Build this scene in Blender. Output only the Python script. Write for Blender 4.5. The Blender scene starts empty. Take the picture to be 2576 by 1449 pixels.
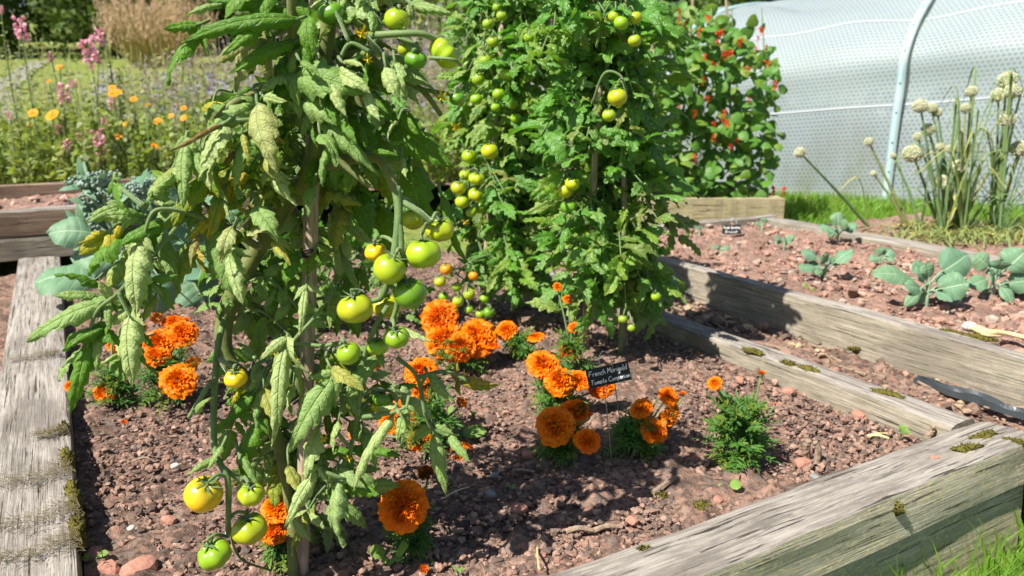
import bpy, math, random
import numpy as np
from mathutils import Vector, Matrix
R = math.radians
rng = np.random.default_rng(7)
random.seed(7)
sc = bpy.context.scene
COL = sc.collection

# ------------------------------------------------------------------ camera, world, sun, exposure
F_PX, H_CAM, PITCH = 780.0, 0.62, math.atan((288 - 90) / 780.0)
cam_d = bpy.data.cameras.new('camera'); cam = bpy.data.objects.new('camera', cam_d); COL.objects.link(cam)
cam.location = (0, 0, H_CAM); cam.rotation_euler = (R(90) - PITCH, 0, 0)
cam_d.sensor_width = 36; cam_d.lens = 36 * F_PX / 1024; cam_d.clip_start = 0.02; cam_d.clip_end = 600
cam_d.dof.use_dof = True; cam_d.dof.focus_distance = 1.08; cam_d.dof.aperture_fstop = 6.5
sc.camera = cam
SUN = Vector((-0.49, -0.385, 0.78)).normalized()
w = bpy.data.worlds.new('World'); sc.world = w; w.use_nodes = True
nt = w.node_tree; nt.nodes.clear()
sky = nt.nodes.new('ShaderNodeTexSky'); sky.sky_type = 'NISHITA'; sky.sun_disc = False
sky.sun_elevation = math.asin(SUN.z); sky.sun_rotation = math.atan2(SUN.x, SUN.y)
bg = nt.nodes.new('ShaderNodeBackground'); bg.inputs['Strength'].default_value = 0.062
wo = nt.nodes.new('ShaderNodeOutputWorld')
nt.links.new(sky.outputs[0], bg.inputs[0]); nt.links.new(bg.outputs[0], wo.inputs[0])
sl = bpy.data.lights.new('sun', 'SUN'); sl.energy = 5.0; sl.angle = R(0.5); sl.color = (1.0, 0.95, 0.86)
so = bpy.data.objects.new('sun', sl); COL.objects.link(so)
so.rotation_euler = SUN.to_track_quat('Z', 'Y').to_euler(); so.location = (-3, -2, 6)
sc.view_settings.view_transform = 'Standard'; sc.view_settings.look = 'None'
sc.view_settings.gamma = 1; sc.view_settings.use_curve_mapping = False
sc.view_settings.exposure = 1.0
sc.cycles.max_bounces = 6; sc.cycles.transparent_max_bounces = 8; sc.cycles.caustics_reflective = False; sc.cycles.caustics_refractive = False

# ------------------------------------------------------------------ pixel (2576 wide photo) -> world
K = 1024 / 2576.0
cP, sP = math.cos(PITCH), math.sin(PITCH)
def ray(x, y):
    u = (x * K - 512) / F_PX; v = (288 - y * K) / F_PX
    return np.array([u, cP + v * sP, -sP + v * cP])
def P(x, y, Y):                       # point of that sight line at distance Y
    d = ray(x, y); return d * (Y / d[1]) + np.array([0, 0, H_CAM])
def G(x, y, z=0.0):                   # point of that sight line at height z
    d = ray(x, y); return d * ((z - H_CAM) / d[2]) + np.array([0, 0, H_CAM])
def px(n, Y): return n * K / F_PX * Y * 1.0
A30 = R(30); E1 = np.array([math.cos(A30), math.sin(A30), 0]); E2 = np.array([-math.sin(A30), math.cos(A30), 0])
def BED(a, b, z=0.0): return a * E1 + b * E2 + np.array([0, 0, z])
def unit(v): return v / (np.linalg.norm(v) + 1e-12)
UP = np.array([0, 0, 1.0]); CAMDIR = unit(np.array([0.0, -1.0, 0.35]))

# ------------------------------------------------------------------ mesh helpers
class MB:
    def __init__(s): s.V = []; s.Q = []; s.T = []; s.U = []; s.C = []; s.MQ = []; s.MT = []; s.n = 0
    def add(s, V, Q=None, T=None, U=None, C=(0, 0, 0, 1), m=0):
        V = np.asarray(V, float); k = len(V)
        s.V.append(V)
        s.U.append(np.zeros((k, 3)) if U is None else np.asarray(U, float))
        C = np.asarray(C, float); s.C.append(np.tile(C, (k, 1)) if C.ndim == 1 else C)
        if Q is not None and len(Q): s.Q.append(np.asarray(Q, int) + s.n); s.MQ.append(np.full(len(Q), m))
        if T is not None and len(T): s.T.append(np.asarray(T, int) + s.n); s.MT.append(np.full(len(T), m))
        s.n += k
    def mesh(s, name, mats, smooth=True):
        me = bpy.data.meshes.new(name)
        V = np.concatenate(s.V).astype(np.float32)
        Q = np.concatenate(s.Q) if s.Q else np.zeros((0, 4), int)
        T = np.concatenate(s.T) if s.T else np.zeros((0, 3), int)
        M = np.concatenate(s.MQ + s.MT) if (s.MQ or s.MT) else np.zeros(0)
        nq, ntr = len(Q), len(T)
        me.vertices.add(len(V)); me.vertices.foreach_set('co', V.ravel())
        me.loops.add(nq * 4 + ntr * 3); me.polygons.add(nq + ntr)
        me.loops.foreach_set('vertex_index', np.concatenate([Q.ravel(), T.ravel()]).astype(np.int32))
        st = np.concatenate([np.arange(nq) * 4, nq * 4 + np.arange(ntr) * 3]).astype(np.int32)
        me.polygons.foreach_set('loop_start', st)
        me.polygons.foreach_set('material_index', M.astype(np.int32))
        me.polygons.foreach_set('use_smooth', np.full(nq + ntr, smooth))
        a = me.attributes.new('uvv', 'FLOAT_VECTOR', 'POINT'); a.data.foreach_set('vector', np.concatenate(s.U).astype(np.float32).ravel())
        a = me.attributes.new('lc', 'FLOAT_COLOR', 'POINT'); a.data.foreach_set('color', np.concatenate(s.C).astype(np.float32).ravel())
        me.update(calc_edges=True); me.validate()
        for mt in (mats if isinstance(mats, (list, tuple)) else [mats]): me.materials.append(mt)
        return me
    def build(s, name, mats, parent=None, smooth=True, loc=None):
        if s.n == 0: return None
        o = bpy.data.objects.new(name, s.mesh(name, mats, smooth)); COL.objects.link(o)
        if parent is not None:
            o.parent = parent
            o.matrix_parent_inverse = Matrix.Translation(parent.location).inverted()
        return o
def tag(o, label=None, cat=None, group=None, kind=None):
    if label: o['label'] = label
    if cat: o['category'] = cat
    if group: o['group'] = group
    if kind: o['kind'] = kind
    return o
def thing(name, loc, label, cat, group=None):
    o = bpy.data.objects.new(name, None); COL.objects.link(o); o.location = [float(c) for c in loc]
    o.empty_display_size = 0.02
    return tag(o, label, cat, group)
def place(name, me, parent, M, label=None, color=None):     # child with shared mesh data
    o = bpy.data.objects.new(name, me); COL.objects.link(o)
    if parent is not None:
        o.parent = parent
        if parent.type == 'EMPTY': o.matrix_parent_inverse = Matrix.Translation(parent.location).inverted()
    o.matrix_basis = M
    if label: o['label'] = label
    if color: o.color = color
    return o
def frame_M(pos, zdir, spin=0.0, s=1.0):
    q = Vector(zdir).to_track_quat('Z', 'Y')
    return Matrix.Translation(Vector(pos)) @ q.to_matrix().to_4x4() @ Matrix.Rotation(spin, 4, 'Z') @ Matrix.Scale(s, 4)

def smooth_path(pts, n=12, rad=None):
    pts = np.asarray(pts, float); m = len(pts)
    if m == 2: t = np.linspace(0, 1, max(2, n // 2))[:, None]; out = pts[0] * (1 - t) + pts[1] * t
    else:
        ext = np.vstack([2 * pts[0] - pts[1], pts, 2 * pts[-1] - pts[-2]])
        seg = max(2, n // (m - 1)); out = []
        for i in range(m - 1):
            p0, p1, p2, p3 = ext[i:i + 4]
            for t in np.linspace(0, 1, seg, endpoint=False):
                out.append(0.5 * ((2 * p1) + (-p0 + p2) * t + (2 * p0 - 5 * p1 + 4 * p2 - p3) * t * t + (-p0 + 3 * p1 - 3 * p2 + p3) * t ** 3))
        out.append(pts[-1]); out = np.array(out)
    if rad is None: return out
    rr = np.interp(np.linspace(0, 1, len(out)), np.linspace(0, 1, len(rad)), rad)
    return out, rr
def tube(mb, pts, rad, n=6, C=(0, 0, 0, 1), m=0, cap=True, smooth=14, rough=0.0):
    rad = [rad] if np.isscalar(rad) else rad
    p, r = smooth_path(pts, smooth, rad if len(rad) > 1 else [rad[0], rad[0]])
    T = np.gradient(p, axis=0); T /= np.linalg.norm(T, axis=1, keepdims=True) + 1e-12
    a = np.array([0, 0, 1.0]) if abs(T[0][2]) < 0.9 else np.array([1.0, 0, 0])
    nrm = unit(np.cross(T[0], a)); V = []; U = []
    ang = np.linspace(0, 2 * np.pi, n, endpoint=False)
    for i in range(len(p)):
        nrm = unit(nrm - T[i] * nrm.dot(T[i])); b = np.cross(T[i], nrm)
        rr = r[i] * (1 + rough * rng.normal(0, 1, n)) if rough else r[i]
        V.append(p[i] + (np.cos(ang) * rr)[:, None] * nrm + (np.sin(ang) * rr)[:, None] * b)
        U.append(np.stack([ang / 6.28, np.full(n, i / len(p)), np.zeros(n)], 1))
    V = np.concatenate(V); L = len(p); i, j = np.meshgrid(np.arange(L - 1), np.arange(n), indexing='ij')
    Q = np.stack([i * n + j, i * n + (j + 1) % n, (i + 1) * n + (j + 1) % n, (i + 1) * n + j], -1).reshape(-1, 4)
    Tt = []
    if cap:
        V = np.vstack([V, p[0], p[-1]]); U.append(np.zeros((2, 3))); c0, c1 = L * n, L * n + 1
        for k in range(n): Tt += [[c0, (k + 1) % n, k], [c1, (L - 1) * n + k, (L - 1) * n + (k + 1) % n]]
    mb.add(V, Q, Tt, np.concatenate(U), C, m)

def grid_faces(nu, nv):
    i, j = np.meshgrid(np.arange(nu - 1), np.arange(nv - 1), indexing='ij')
    return np.stack([i * nv + j, i * nv + j + 1, (i + 1) * nv + j + 1, (i + 1) * nv + j], -1).reshape(-1, 4)
def leaflet(mb, b, p, nhint, W, nu=15, nv=7, teeth=5, serr=0.22, fold=0.25, droop=0.8, roll=0.6, wr=0.05, C=(0, 0, 0, 1), shape='ovate', m=0, twist=0.0):
    """one leaf blade from b to p, facing nhint; W is its full width"""
    b = np.asarray(b, float); p = np.asarray(p, float); L = np.linalg.norm(p - b)
    s = np.linspace(0, 1, nu); v = np.linspace(-1, 1, nv)
    if shape == 'ovate': wd = np.sin(np.pi * np.clip(s, 0, 1) ** 0.62) ** 0.8 * (1 - 0.25 * s)
    elif shape == 'round': wd = np.sin(np.pi * np.clip(s, 0.02, 1) ** 0.75) ** 0.55
    elif shape == 'heart': wd = np.sin(np.pi * (0.12 + 0.88 * s) ** 0.75) ** 0.7
    elif shape == 'lance': wd = np.sin(np.pi * s ** 0.8) ** 0.9
    elif shape == 'petal': wd = 0.3 + 0.7 * np.sin(np.pi * 0.5 * np.clip(s * 1.15, 0, 1)) ; wd[-1] *= 0.75
    else: wd = np.clip(1.02 - s, 0.05, 1) ** 0.6
    wd = np.maximum(wd, 0.02)
    if serr > 0: wd = wd * (1 + serr * (((s * teeth + .35) % 1.0) - 0.5) * np.minimum(1, 4 * s))
    hw = W / 2 * wd
    S, Vv = np.meshgrid(s, v, indexing='ij'); HW = hw[:, None] * np.ones_like(Vv)
    ro = roll * (0.6 + 0.8 * rng.random())
    if abs(ro) > 1e-3:
        ang = Vv * ro; X = np.sin(ang) / ro * HW; Z = -(1 - np.cos(ang)) / abs(ro) * HW * np.sign(ro)
    else: X = Vv * HW; Z = 0 * X
    Z = Z + fold * np.abs(X)
    nve = max(3, teeth)
    Z = Z + wr * W * np.abs(np.sin(np.pi * (S * nve - np.abs(Vv) * 0.55 * nve / 5))) * np.abs(Vv) ** 0.5 * (1.1 - np.abs(Vv) ** 2)
    Z = Z + wr * W * 0.8 * np.sin(S * 9 + rng.random() * 6) * Vv * np.abs(Vv)
    dr = droop * (0.7 + 0.6 * rng.random())
    a = dr * (s - 0.35); ds = 1.0 / (nu - 1)
    cy = np.concatenate([[0], np.cumsum(np.cos(a[:-1]) * ds)]); cz = -np.concatenate([[0], np.cumsum(np.sin(a[:-1]) * ds)])
    Yc = cy[:, None] * L - Z * (-np.sin(a))[:, None]; Zc = cz[:, None] * L + Z * np.cos(a)[:, None]
    if serr > 0: Yc = Yc + 0.06 * L * np.abs(Vv) ** 2 * np.sin(np.pi * S)
    ty, tz = cy[-1] * L, cz[-1] * L; th = math.atan2(tz, ty); sca = L / math.hypot(ty, tz)
    Y2 = (Yc * math.cos(th) + Zc * math.sin(th)) * sca; Z2 = (-Yc * math.sin(th) + Zc * math.cos(th)) * sca
    if twist:
        tw = twist * S; X, Z2 = X * np.cos(tw) - Z2 * np.sin(tw), X * np.sin(tw) + Z2 * np.cos(tw)
    y = unit(p - b); x = np.cross(y, nhint)
    if np.linalg.norm(x) < 1e-3: x = np.cross(y, [0.3, 0.7, 0.2])
    x = unit(x); z = np.cross(x, y)
    Wp = b + X[..., None] * x + Y2[..., None] * y + Z2[..., None] * z
    U = np.stack([Vv, S, np.full_like(S, rng.random())], -1).reshape(-1, 3)
    mb.add(Wp.reshape(-1, 3), grid_faces(nu, nv), None, U, C, m)

def ico(sub=1):
    import bmesh
    bm = bmesh.new(); bmesh.ops.create_icosphere(bm, subdivisions=sub, radius=1)
    V = np.array([v.co[:] for v in bm.verts]); T = np.array([[v.index for v in f.verts] for f in bm.faces]); bm.free()
    return V, T
ICO1, ICO2, ICO3 = ico(1), ico(2), ico(3)
def vnoise(V, seed, f):                      # cheap smooth pseudo noise
    r = np.random.default_rng(seed); out = np.zeros(len(V))
    for k in range(4):
        d = r.normal(0, 1, 3) * f * (1 + k * 0.7); out += np.sin(V @ d + r.random() * 6.28) / (1 + 0.6 * k)
    return out / 2.2
def blob(mb, c, s, seed=0, amp=0.25, base=ICO2, C=(0, 0, 0, 1), m=0, f=1.6):
    V, T = base; r = 1 + amp * vnoise(V, seed, f) + amp * 0.4 * vnoise(V, seed + 9, f * 2.7)
    mb.add(V * r[:, None] * np.asarray(s) + np.asarray(c), None, T, V, C, m)

# ------------------------------------------------------------------ materials
class NT:
    def __init__(s, name):
        s.m = bpy.data.materials.new(name); s.m.use_nodes = True; s.t = s.m.node_tree; s.t.nodes.clear()
        s.out = s.t.nodes.new('ShaderNodeOutputMaterial')
    def n(s, kind, **kw):
        nd = s.t.nodes.new('ShaderNode' + kind); ins = kw.pop('i', {})
        for k, v in kw.items(): setattr(nd, k, v)
        for k, v in ins.items():
            if isinstance(v, bpy.types.NodeSocket): s.t.links.new(v, nd.inputs[k])
            else: nd.inputs[k].default_value = v
        return nd
    def math(s, op, a, b=0.0, c=0.0):
        nd = s.n('Math', operation=op)
        for k, v in enumerate((a, b, c)):
            if isinstance(v, bpy.types.NodeSocket): s.t.links.new(v, nd.inputs[k])
            else: nd.inputs[k].default_value = v
        return nd.outputs[0]
    def mix(s, f, a, b, blend='MIX'):
        nd = s.n('Mix', data_type='RGBA', blend_type=blend, clamp_factor=True)
        for k, v in ((0, f), (6, a), (7, b)):
            if isinstance(v, bpy.types.NodeSocket): s.t.links.new(v, nd.inputs[k])
            elif k == 0: nd.inputs[0].default_value = v
            else: nd.inputs[k].default_value = (*v, 1)
        return nd.outputs[2]
    def attr(s, name): return s.n('Attribute', attribute_name=name)
    def noise(s, scale, vec=None, detail=3, rough=0.55):
        nd = s.n('TexNoise', i={'Scale': scale, 'Detail': detail, 'Roughness': rough})
        if vec is not None: s.t.links.new(vec, nd.inputs['Vector'])
        return nd.outputs['Fac']
    def obj(s): return s.n('TexCoord').outputs['Object']
    def ramp(s, f, lo, hi):
        nd = s.n('MapRange', interpolation_type='SMOOTHSTEP', i={'Value': f, 'From Min': lo, 'From Max': hi}); return nd.outputs[0]
    def bump(s, h, strength=0.4, dist=0.002):
        return s.n('Bump', i={'Height': h, 'Strength': strength, 'Distance': dist}).outputs[0]
    def bsdf(s, col, rough=0.6, spec=0.3, normal=None, coat=0.0, **kw):
        nd = s.n('BsdfPrincipled', i={'Roughness': rough, 'Specular IOR Level': spec, 'Coat Weight': coat})
        if isinstance(col, bpy.types.NodeSocket): s.t.links.new(col, nd.inputs['Base Color'])
        else: nd.inputs['Base Color'].default_value = (*col, 1)
        if normal is not None: s.t.links.new(normal, nd.inputs['Normal'])
        for k, v in kw.items():
            k = k.replace('_', ' ')
            if isinstance(v, bpy.types.NodeSocket): s.t.links.new(v, nd.inputs[k])
            else: nd.inputs[k].default_value = v
        return nd.outputs[0]
    def trans(s, shader, col, f):
        tr = s.n('BsdfTranslucent')
        if isinstance(col, bpy.types.NodeSocket): s.t.links.new(col, tr.inputs[0])
        else: tr.inputs[0].default_value = (*col, 1)
        mx = s.n('MixShader', i={0: f}); s.t.links.new(shader, mx.inputs[1]); s.t.links.new(tr.outputs[0], mx.inputs[2])
        return mx.outputs[0]
    def done(s, sh): s.t.links.new(sh, s.out.inputs[0]); return s.m

def leaf_material(name, top, back, vein, nve=6, rough=0.45, spec=0.4, trans=0.3, veinw=0.10, bumpd=0.0015, mottle=0.5, tcol=None, yellow=(0.55, 0.42, 0.02), pale=(0.42, 0.46, 0.22), brown=(0.22, 0.11, 0.04), crink=260):
    t = NT(name); a = t.attr('uvv'); sep = t.n('SeparateXYZ', i={0: a.outputs['Vector']})
    av = t.math('ABSOLUTE', sep.outputs[0])
    ph = t.math('SUBTRACT', t.math('MULTIPLY', sep.outputs[1], nve), t.math('MULTIPLY', av, 0.55 * nve / 5))
    pp = t.math('PINGPONG', ph, 0.5)
    lat = t.math('SUBTRACT', 1.0, t.ramp(pp, 0.0, veinw)); mid = t.math('SUBTRACT', 1.0, t.ramp(av, 0.01, 0.09))
    ve = t.math('MAXIMUM', t.math('MULTIPLY', lat, 0.7), mid)
    co = t.obj(); n1 = t.noise(38, co, 3); n2 = t.noise(crink, co, 2)
    c = t.mix(t.math('MULTIPLY', n1, mottle), top, [x * 0.55 for x in top])
    c = t.mix(t.math('MULTIPLY', sep.outputs[2], 0.35), c, [min(1, top[0] * 1.6 + .01), top[1] * 1.25, top[2] * 0.9])
    c = t.mix(t.math('MULTIPLY', ve, 0.55), c, vein)
    lc = t.n('SeparateColor', i={0: t.attr('lc').outputs['Color']})
    nz = t.ramp(t.math('ADD', n1, t.math('MULTIPLY', av, 0.12)), 0.30, 0.62)
    c = t.mix(t.math('MULTIPLY', lc.outputs[1], t.math('ADD', 0.55, t.math('MULTIPLY', n2, 0.5))), c, pale)
    c = t.mix(t.math('MULTIPLY', lc.outputs[0], nz), c, yellow)
    c = t.mix(t.math('MULTIPLY', lc.outputs[2], t.ramp(n1, 0.25, 0.5)), c, brown)
    geo = t.n('NewGeometry'); c2 = t.mix(t.math('MULTIPLY', geo.outputs['Backfacing'], 0.75), c, back)
    h = t.math('ADD', t.math('MULTIPLY', ve, -0.8), t.math('MULTIPLY', n2, 0.9))
    nm = t.bump(h, 0.7, bumpd)
    sh = t.bsdf(c2, rough, spec, nm)
    tc = t.mix(0.5, c, tcol or (top[0] * 2.6, top[1] * 2.2, top[2] * 0.6))
    return t.done(t.trans(sh, tc, trans))
M_LEAF = leaf_material('tomato_leaf', (0.088, 0.225, 0.018), (0.20, 0.31, 0.075), (0.24, 0.38, 0.07), 7, 0.50, 0.32, 0.30, bumpd=0.0028, crink=330, pale=(0.46, 0.57, 0.25))
M_LEAF2 = leaf_material('cherry_leaf', (0.095, 0.285, 0.030), (0.19, 0.35, 0.08), (0.24, 0.46, 0.09), 6, 0.33, 0.6, 0.36, bumpd=0.005, crink=240)
M_BRAS = leaf_material('brassica_leaf', (0.125, 0.250, 0.150), (0.21, 0.35, 0.22), (0.40, 0.52, 0.34), 5, 0.5, 0.3, 0.15, veinw=0.06, mottle=0.35, tcol=(0.20, 0.36, 0.12))
M_BEAN = leaf_material('bean_leaf', (0.085, 0.23, 0.032), (0.13, 0.24, 0.07), (0.11, 0.24, 0.05), 5, 0.45, 0.4, 0.3)
M_FEATH = leaf_material('marigold_leaf', (0.065, 0.185, 0.030), (0.10, 0.22, 0.05), (0.11, 0.24, 0.05), 4, 0.45, 0.35, 0.25)
M_ONION = leaf_material('onion_leaf', (0.115, 0.215, 0.085), (0.15, 0.24, 0.09), (0.2, 0.28, 0.1), 0, 0.4, 0.4, 0.2, yellow=(0.62, 0.47, 0.12))
M_WILD = leaf_material('wild_leaf', (0.22, 0.32, 0.055), (0.22, 0.30, 0.09), (0.15, 0.2, 0.06), 4, 0.55, 0.25, 0.3, yellow=(0.50, 0.40, 0.22), pale=(0.30, 0.32, 0.26))
M_TREE = leaf_material('tree_leaf', (0.055, 0.11, 0.022), (0.09, 0.15, 0.035), (0.07, 0.12, 0.03), 4, 0.55, 0.25, 0.25, yellow=(0.24, 0.27, 0.05))
M_GRASS = leaf_material('grass_blade', (0.16, 0.32, 0.03), (0.12, 0.25, 0.03), (0.16, 0.3, 0.05), 0, 0.45, 0.35, 0.35, yellow=(0.42, 0.42, 0.12))

def stem_material(name, c1, c2, hair=0.35):
    t = NT(name); co = t.obj(); n = t.noise(55, co, 4); n2 = t.noise(420, co, 2)
    c = t.mix(t.ramp(n, 0.35, 0.65), c1, c2); c = t.mix(t.math('MULTIPLY', n2, 0.3), c, [x * 0.5 for x in c1])
    return t.done(t.bsdf(c, 0.6, 0.25, t.bump(n2, 0.5, 0.001), Sheen_Weight=hair, Sheen_Roughness=0.4))
M_STEM = stem_material('tomato_stem', (0.17, 0.19, 0.055), (0.11, 0.13, 0.035))
M_STEMG = stem_material('green_stem', (0.15, 0.22, 0.075), (0.10, 0.17, 0.05))
M_CALYX = stem_material('calyx_green', (0.12, 0.19, 0.06), (0.08, 0.14, 0.04))
M_BSTEM = stem_material('brassica_stem', (0.28, 0.40, 0.26), (0.2, 0.30, 0.18), 0.1)

def tomato_material():
    t = NT('tomato_skin'); oi = t.n('ObjectInfo'); u = t.n('SeparateXYZ', i={0: t.attr('uvv').outputs['Vector']})
    co = t.obj(); n = t.noise(30, co, 3); st = t.noise(60, t.n('Mapping', i={0: co, 'Scale': (1, 1, 0.12)}).outputs[0], 2)
    c = t.mix(t.math('MULTIPLY', t.ramp(u.outputs[2], 0.1, 0.95), 0.55), oi.outputs['Color'], (0.10, 0.23, 0.012))
    c = t.mix(t.math('MULTIPLY', t.ramp(st, 0.45, 0.7), 0.25), c, (0.50, 0.50, 0.06))
    c = t.mix(t.math('MULTIPLY', t.ramp(n, 0.5, 0.75), 0.3), c, oi.outputs['Color'])
    c = t.mix(t.math('MULTIPLY', t.ramp(t.noise(420, co, 2), .66, .74), .4), c, (0.42, 0.36, 0.12))
    sh = t.bsdf(c, 0.30, 0.45, t.bump(n, 0.10, 0.002), 0.25, Coat_Roughness=0.12, Subsurface_Weight=0.25, Subsurface_Radius=(0.010, 0.010, 0.003), Subsurface_Scale=0.6)
    return t.done(sh)
M_TOM = tomato_material()

def petal_material(name, c_in, c_out, trans=0.3, rough=0.5):
    t = NT(name); u = t.n('SeparateXYZ', i={0: t.attr('uvv').outputs['Vector']}); co = t.obj(); n = t.noise(140, co, 3)
    c = t.mix(t.ramp(u.outputs[1], 0.1, 0.95), c_in, c_out)
    c = t.mix(t.math('MULTIPLY', n, 0.35), c, [x * 0.62 for x in c_out])
    lc = t.n('SeparateColor', i={0: t.attr('lc').outputs['Color']})
    c = t.mix(lc.outputs[2], c, (0.13, 0.035, 0.010)); c = t.mix(lc.outputs[0], c, (0.90, 0.46, 0.005))
    st = t.math('PINGPONG', t.math('MULTIPLY', u.outputs[0], 3.0), 0.5)
    if name == 'marigold_petal': c = t.mix(t.math('MULTIPLY', t.n('ObjectInfo').outputs['Random'], 0.28), c, (0.93, 0.34, 0.004)); c = t.mix(t.math('MULTIPLY', t.ramp(t.noise(60, co, 3), .55, .75), .35), c, (0.50, 0.06, 0.002))
    return t.done(t.trans(t.bsdf(c, rough, 0.2, t.bump(st, 0.3, 0.0008)), c, trans))
M_ORANGE = petal_material('marigold_petal', (0.72, 0.09, 0.001), (0.96, 0.205, 0.0015))
M_YELLOW = petal_material('tomato_flower_petal', (0.75, 0.52, 0.01), (0.85, 0.64, 0.02))
M_PINK = petal_material('snapdragon_petal', (0.80, 0.33, 0.42), (0.88, 0.52, 0.60))
M_CAL = petal_material('calendula_petal', (0.85, 0.24, 0.004), (0.90, 0.38, 0.006))
M_RED = petal_material('bean_flower_petal', (0.78, 0.045, 0.012), (0.82, 0.08, 0.025))
M_BLUE = petal_material('borage_petal', (0.30, 0.30, 0.50), (0.42, 0.40, 0.58))
M_CREAM = petal_material('onion_floret', (0.42, 0.46, 0.22), (0.72, 0.71, 0.52), 0.15)
M_BROC = petal_material('broccoli_floret', (0.25, 0.34, 0.28), (0.30, 0.38, 0.31), 0.1)

def simple(name, col, rough=0.6, spec=0.3, var=0.3, scale=60, bump=0.3, bd=0.002, **kw):
    t = NT(name); co = t.obj(); n = t.noise(scale, co, 5); c = t.mix(t.math('MULTIPLY', t.ramp(n, 0.3, 0.7), var), col, [x * 0.45 for x in col])
    return t.done(t.bsdf(c, rough, spec, t.bump(n, bump, bd), **kw))
def soil_material(name, c_dry, c_dark):
    t = NT(name); co = t.obj(); n = t.noise(9, co, 5); n2 = t.noise(90, co, 6, 0.7); n3 = t.noise(420, co, 3); v = t.n('TexVoronoi', i={'Scale': 75.0, 'Vector': co}).outputs['Color']
    c = t.mix(t.ramp(n2, 0.42, 0.62), c_dry, c_dark); c = t.mix(t.math('MULTIPLY', t.ramp(n, 0.42, 0.62), 0.7), c, c_dark)
    sv = t.n('SeparateColor', i={0: v}); c = t.mix(t.math('MULTIPLY', t.ramp(sv.outputs[0], 0.7, 0.95), 0.55), c, (0.40, 0.22, 0.16))
    c = t.mix(t.math('MULTIPLY', t.ramp(sv.outputs[1], 0.86, 0.95), 0.5), c, (0.20, 0.17, 0.15))
    h = t.math('ADD', n2, t.math('MULTIPLY', n3, 0.5))
    return t.done(t.bsdf(c, 0.95, 0.1, t.bump(h, 0.9, 0.006)))
M_SOIL = soil_material('red_soil', (0.285, 0.188, 0.142), (0.088, 0.060, 0.048))
M_SOIL2 = soil_material('dry_red_soil', (0.345, 0.218, 0.168), (0.165, 0.105, 0.083))
def clod_material():
    t = NT('soil_clod'); co = t.obj(); n = t.noise(120, co, 5, 0.7); lc = t.attr('lc').outputs['Color']
    c = t.mix(t.math('MULTIPLY', t.ramp(n, 0.45, 0.7), 0.8), lc, (0.13, 0.075, 0.058)); return t.done(t.bsdf(c, 0.95, 0.1, t.bump(n, 0.8, 0.003)))
M_CLOD = clod_material()
def wood_material(name, c_light, c_dark, c_crack, algae=0.0, algae_c=(0.20, 0.21, 0.08), speck=0.0):
    t = NT(name); co = t.obj()
    def st(x, y, z): return t.n('Mapping', i={0: co, 'Scale': (x, y, z)}).outputs[0]
    g1 = t.noise(1, st(7, 120, 120), 6, 0.7); g2 = t.noise(1, st(14, 420, 420), 4, 0.65); bl = t.noise(11, st(0.5, 1, 1), 5, 0.65)
    c = t.mix(t.math('ADD', 0.3, t.math('MULTIPLY', t.ramp(g1, 0.35, 0.62), 0.7)), c_dark, c_light); c = t.mix(t.math('MULTIPLY', t.ramp(g2, 0.48, 0.66), 0.6), c, c_dark)
    crk = t.math('MULTIPLY', t.ramp(t.noise(1, st(5, 210, 210), 4, 0.6), 0.60, 0.66), 0.85); c = t.mix(crk, c, c_crack)
    c = t.mix(t.math('MULTIPLY', t.ramp(bl, 0.46, 0.64), 0.6), c, c_dark)
    if algae: c = t.mix(t.math('MULTIPLY', t.ramp(t.noise(16, co, 5, 0.7), 0.36, 0.62), algae), c, algae_c)
    if speck:
        s1 = t.ramp(t.noise(1, st(90, 260, 150), 2, 0.6), 0.54, 0.62); c = t.mix(t.math('MULTIPLY', s1, speck), c, (0.60, 0.53, 0.30))
    h = t.math('SUBTRACT', t.math('ADD', t.math('MULTIPLY', g1, 0.6), t.math('MULTIPLY', g2, 0.5)), t.math('MULTIPLY', crk, 1.6))
    return t.done(t.bsdf(c, 0.85, 0.15, t.bump(h, 0.9, 0.004)))
M_WTOP = wood_material('weathered_sleeper_top', (0.37, 0.335, 0.295), (0.13, 0.113, 0.095), (0.05, 0.04, 0.03))
M_WSIDE = wood_material('mossy_sleeper_side', (0.60, 0.54, 0.42), (0.33, 0.30, 0.22), (0.03, 0.03, 0.02), 0.35, (0.32, 0.30, 0.17), 0.75)
M_WSIDE2 = wood_material('grey_sleeper_side', (0.40, 0.35, 0.275), (0.16, 0.14, 0.11), (0.05, 0.04, 0.03), 0.35, (0.19, 0.175, 0.12))
M_WTAN = wood_material('tan_board', (0.42, 0.34, 0.22), (0.28, 0.225, 0.14), (0.12, 0.09, 0.05), 0.3, (0.28, 0.26, 0.11))
M_WBROWN = wood_material('brown_board', (0.30, 0.215, 0.15), (0.15, 0.105, 0.075), (0.05, 0.035, 0.025))
def cane_material():
    t = NT('cane_wood'); co = t.obj(); g = t.noise(1, t.n('Mapping', i={0: co, 'Scale': (220, 220, 9)}).outputs[0], 4); b = t.noise(14, co, 4)
    c = t.mix(t.ramp(g, 0.4, 0.62), (0.43, 0.33, 0.24), (0.22, 0.165, 0.12)); c = t.mix(t.math('MULTIPLY', t.ramp(b, 0.5, 0.7), 0.5), c, (0.17, 0.14, 0.11))
    return t.done(t.bsdf(c, 0.7, 0.25, t.bump(g, 0.5, 0.001)))
M_CANE = cane_material()
M_MOSS = simple('moss', (0.13, 0.115, 0.025), 0.95, 0.1, 0.6, 200, 0.8, 0.004)
M_MOSSDRY = simple('dry_moss', (0.17, 0.14, 0.075), 0.95, 0.1, 0.6, 150, 0.5, 0.003)
M_SLATE = simple('slate', (0.018, 0.020, 0.022), 0.55, 0.3, 0.3, 80, 0.15)
M_CHALK = simple('white_chalk_ink', (0.80, 0.80, 0.78), 0.8, 0.1, 0.15, 200, 0.1)
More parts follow.
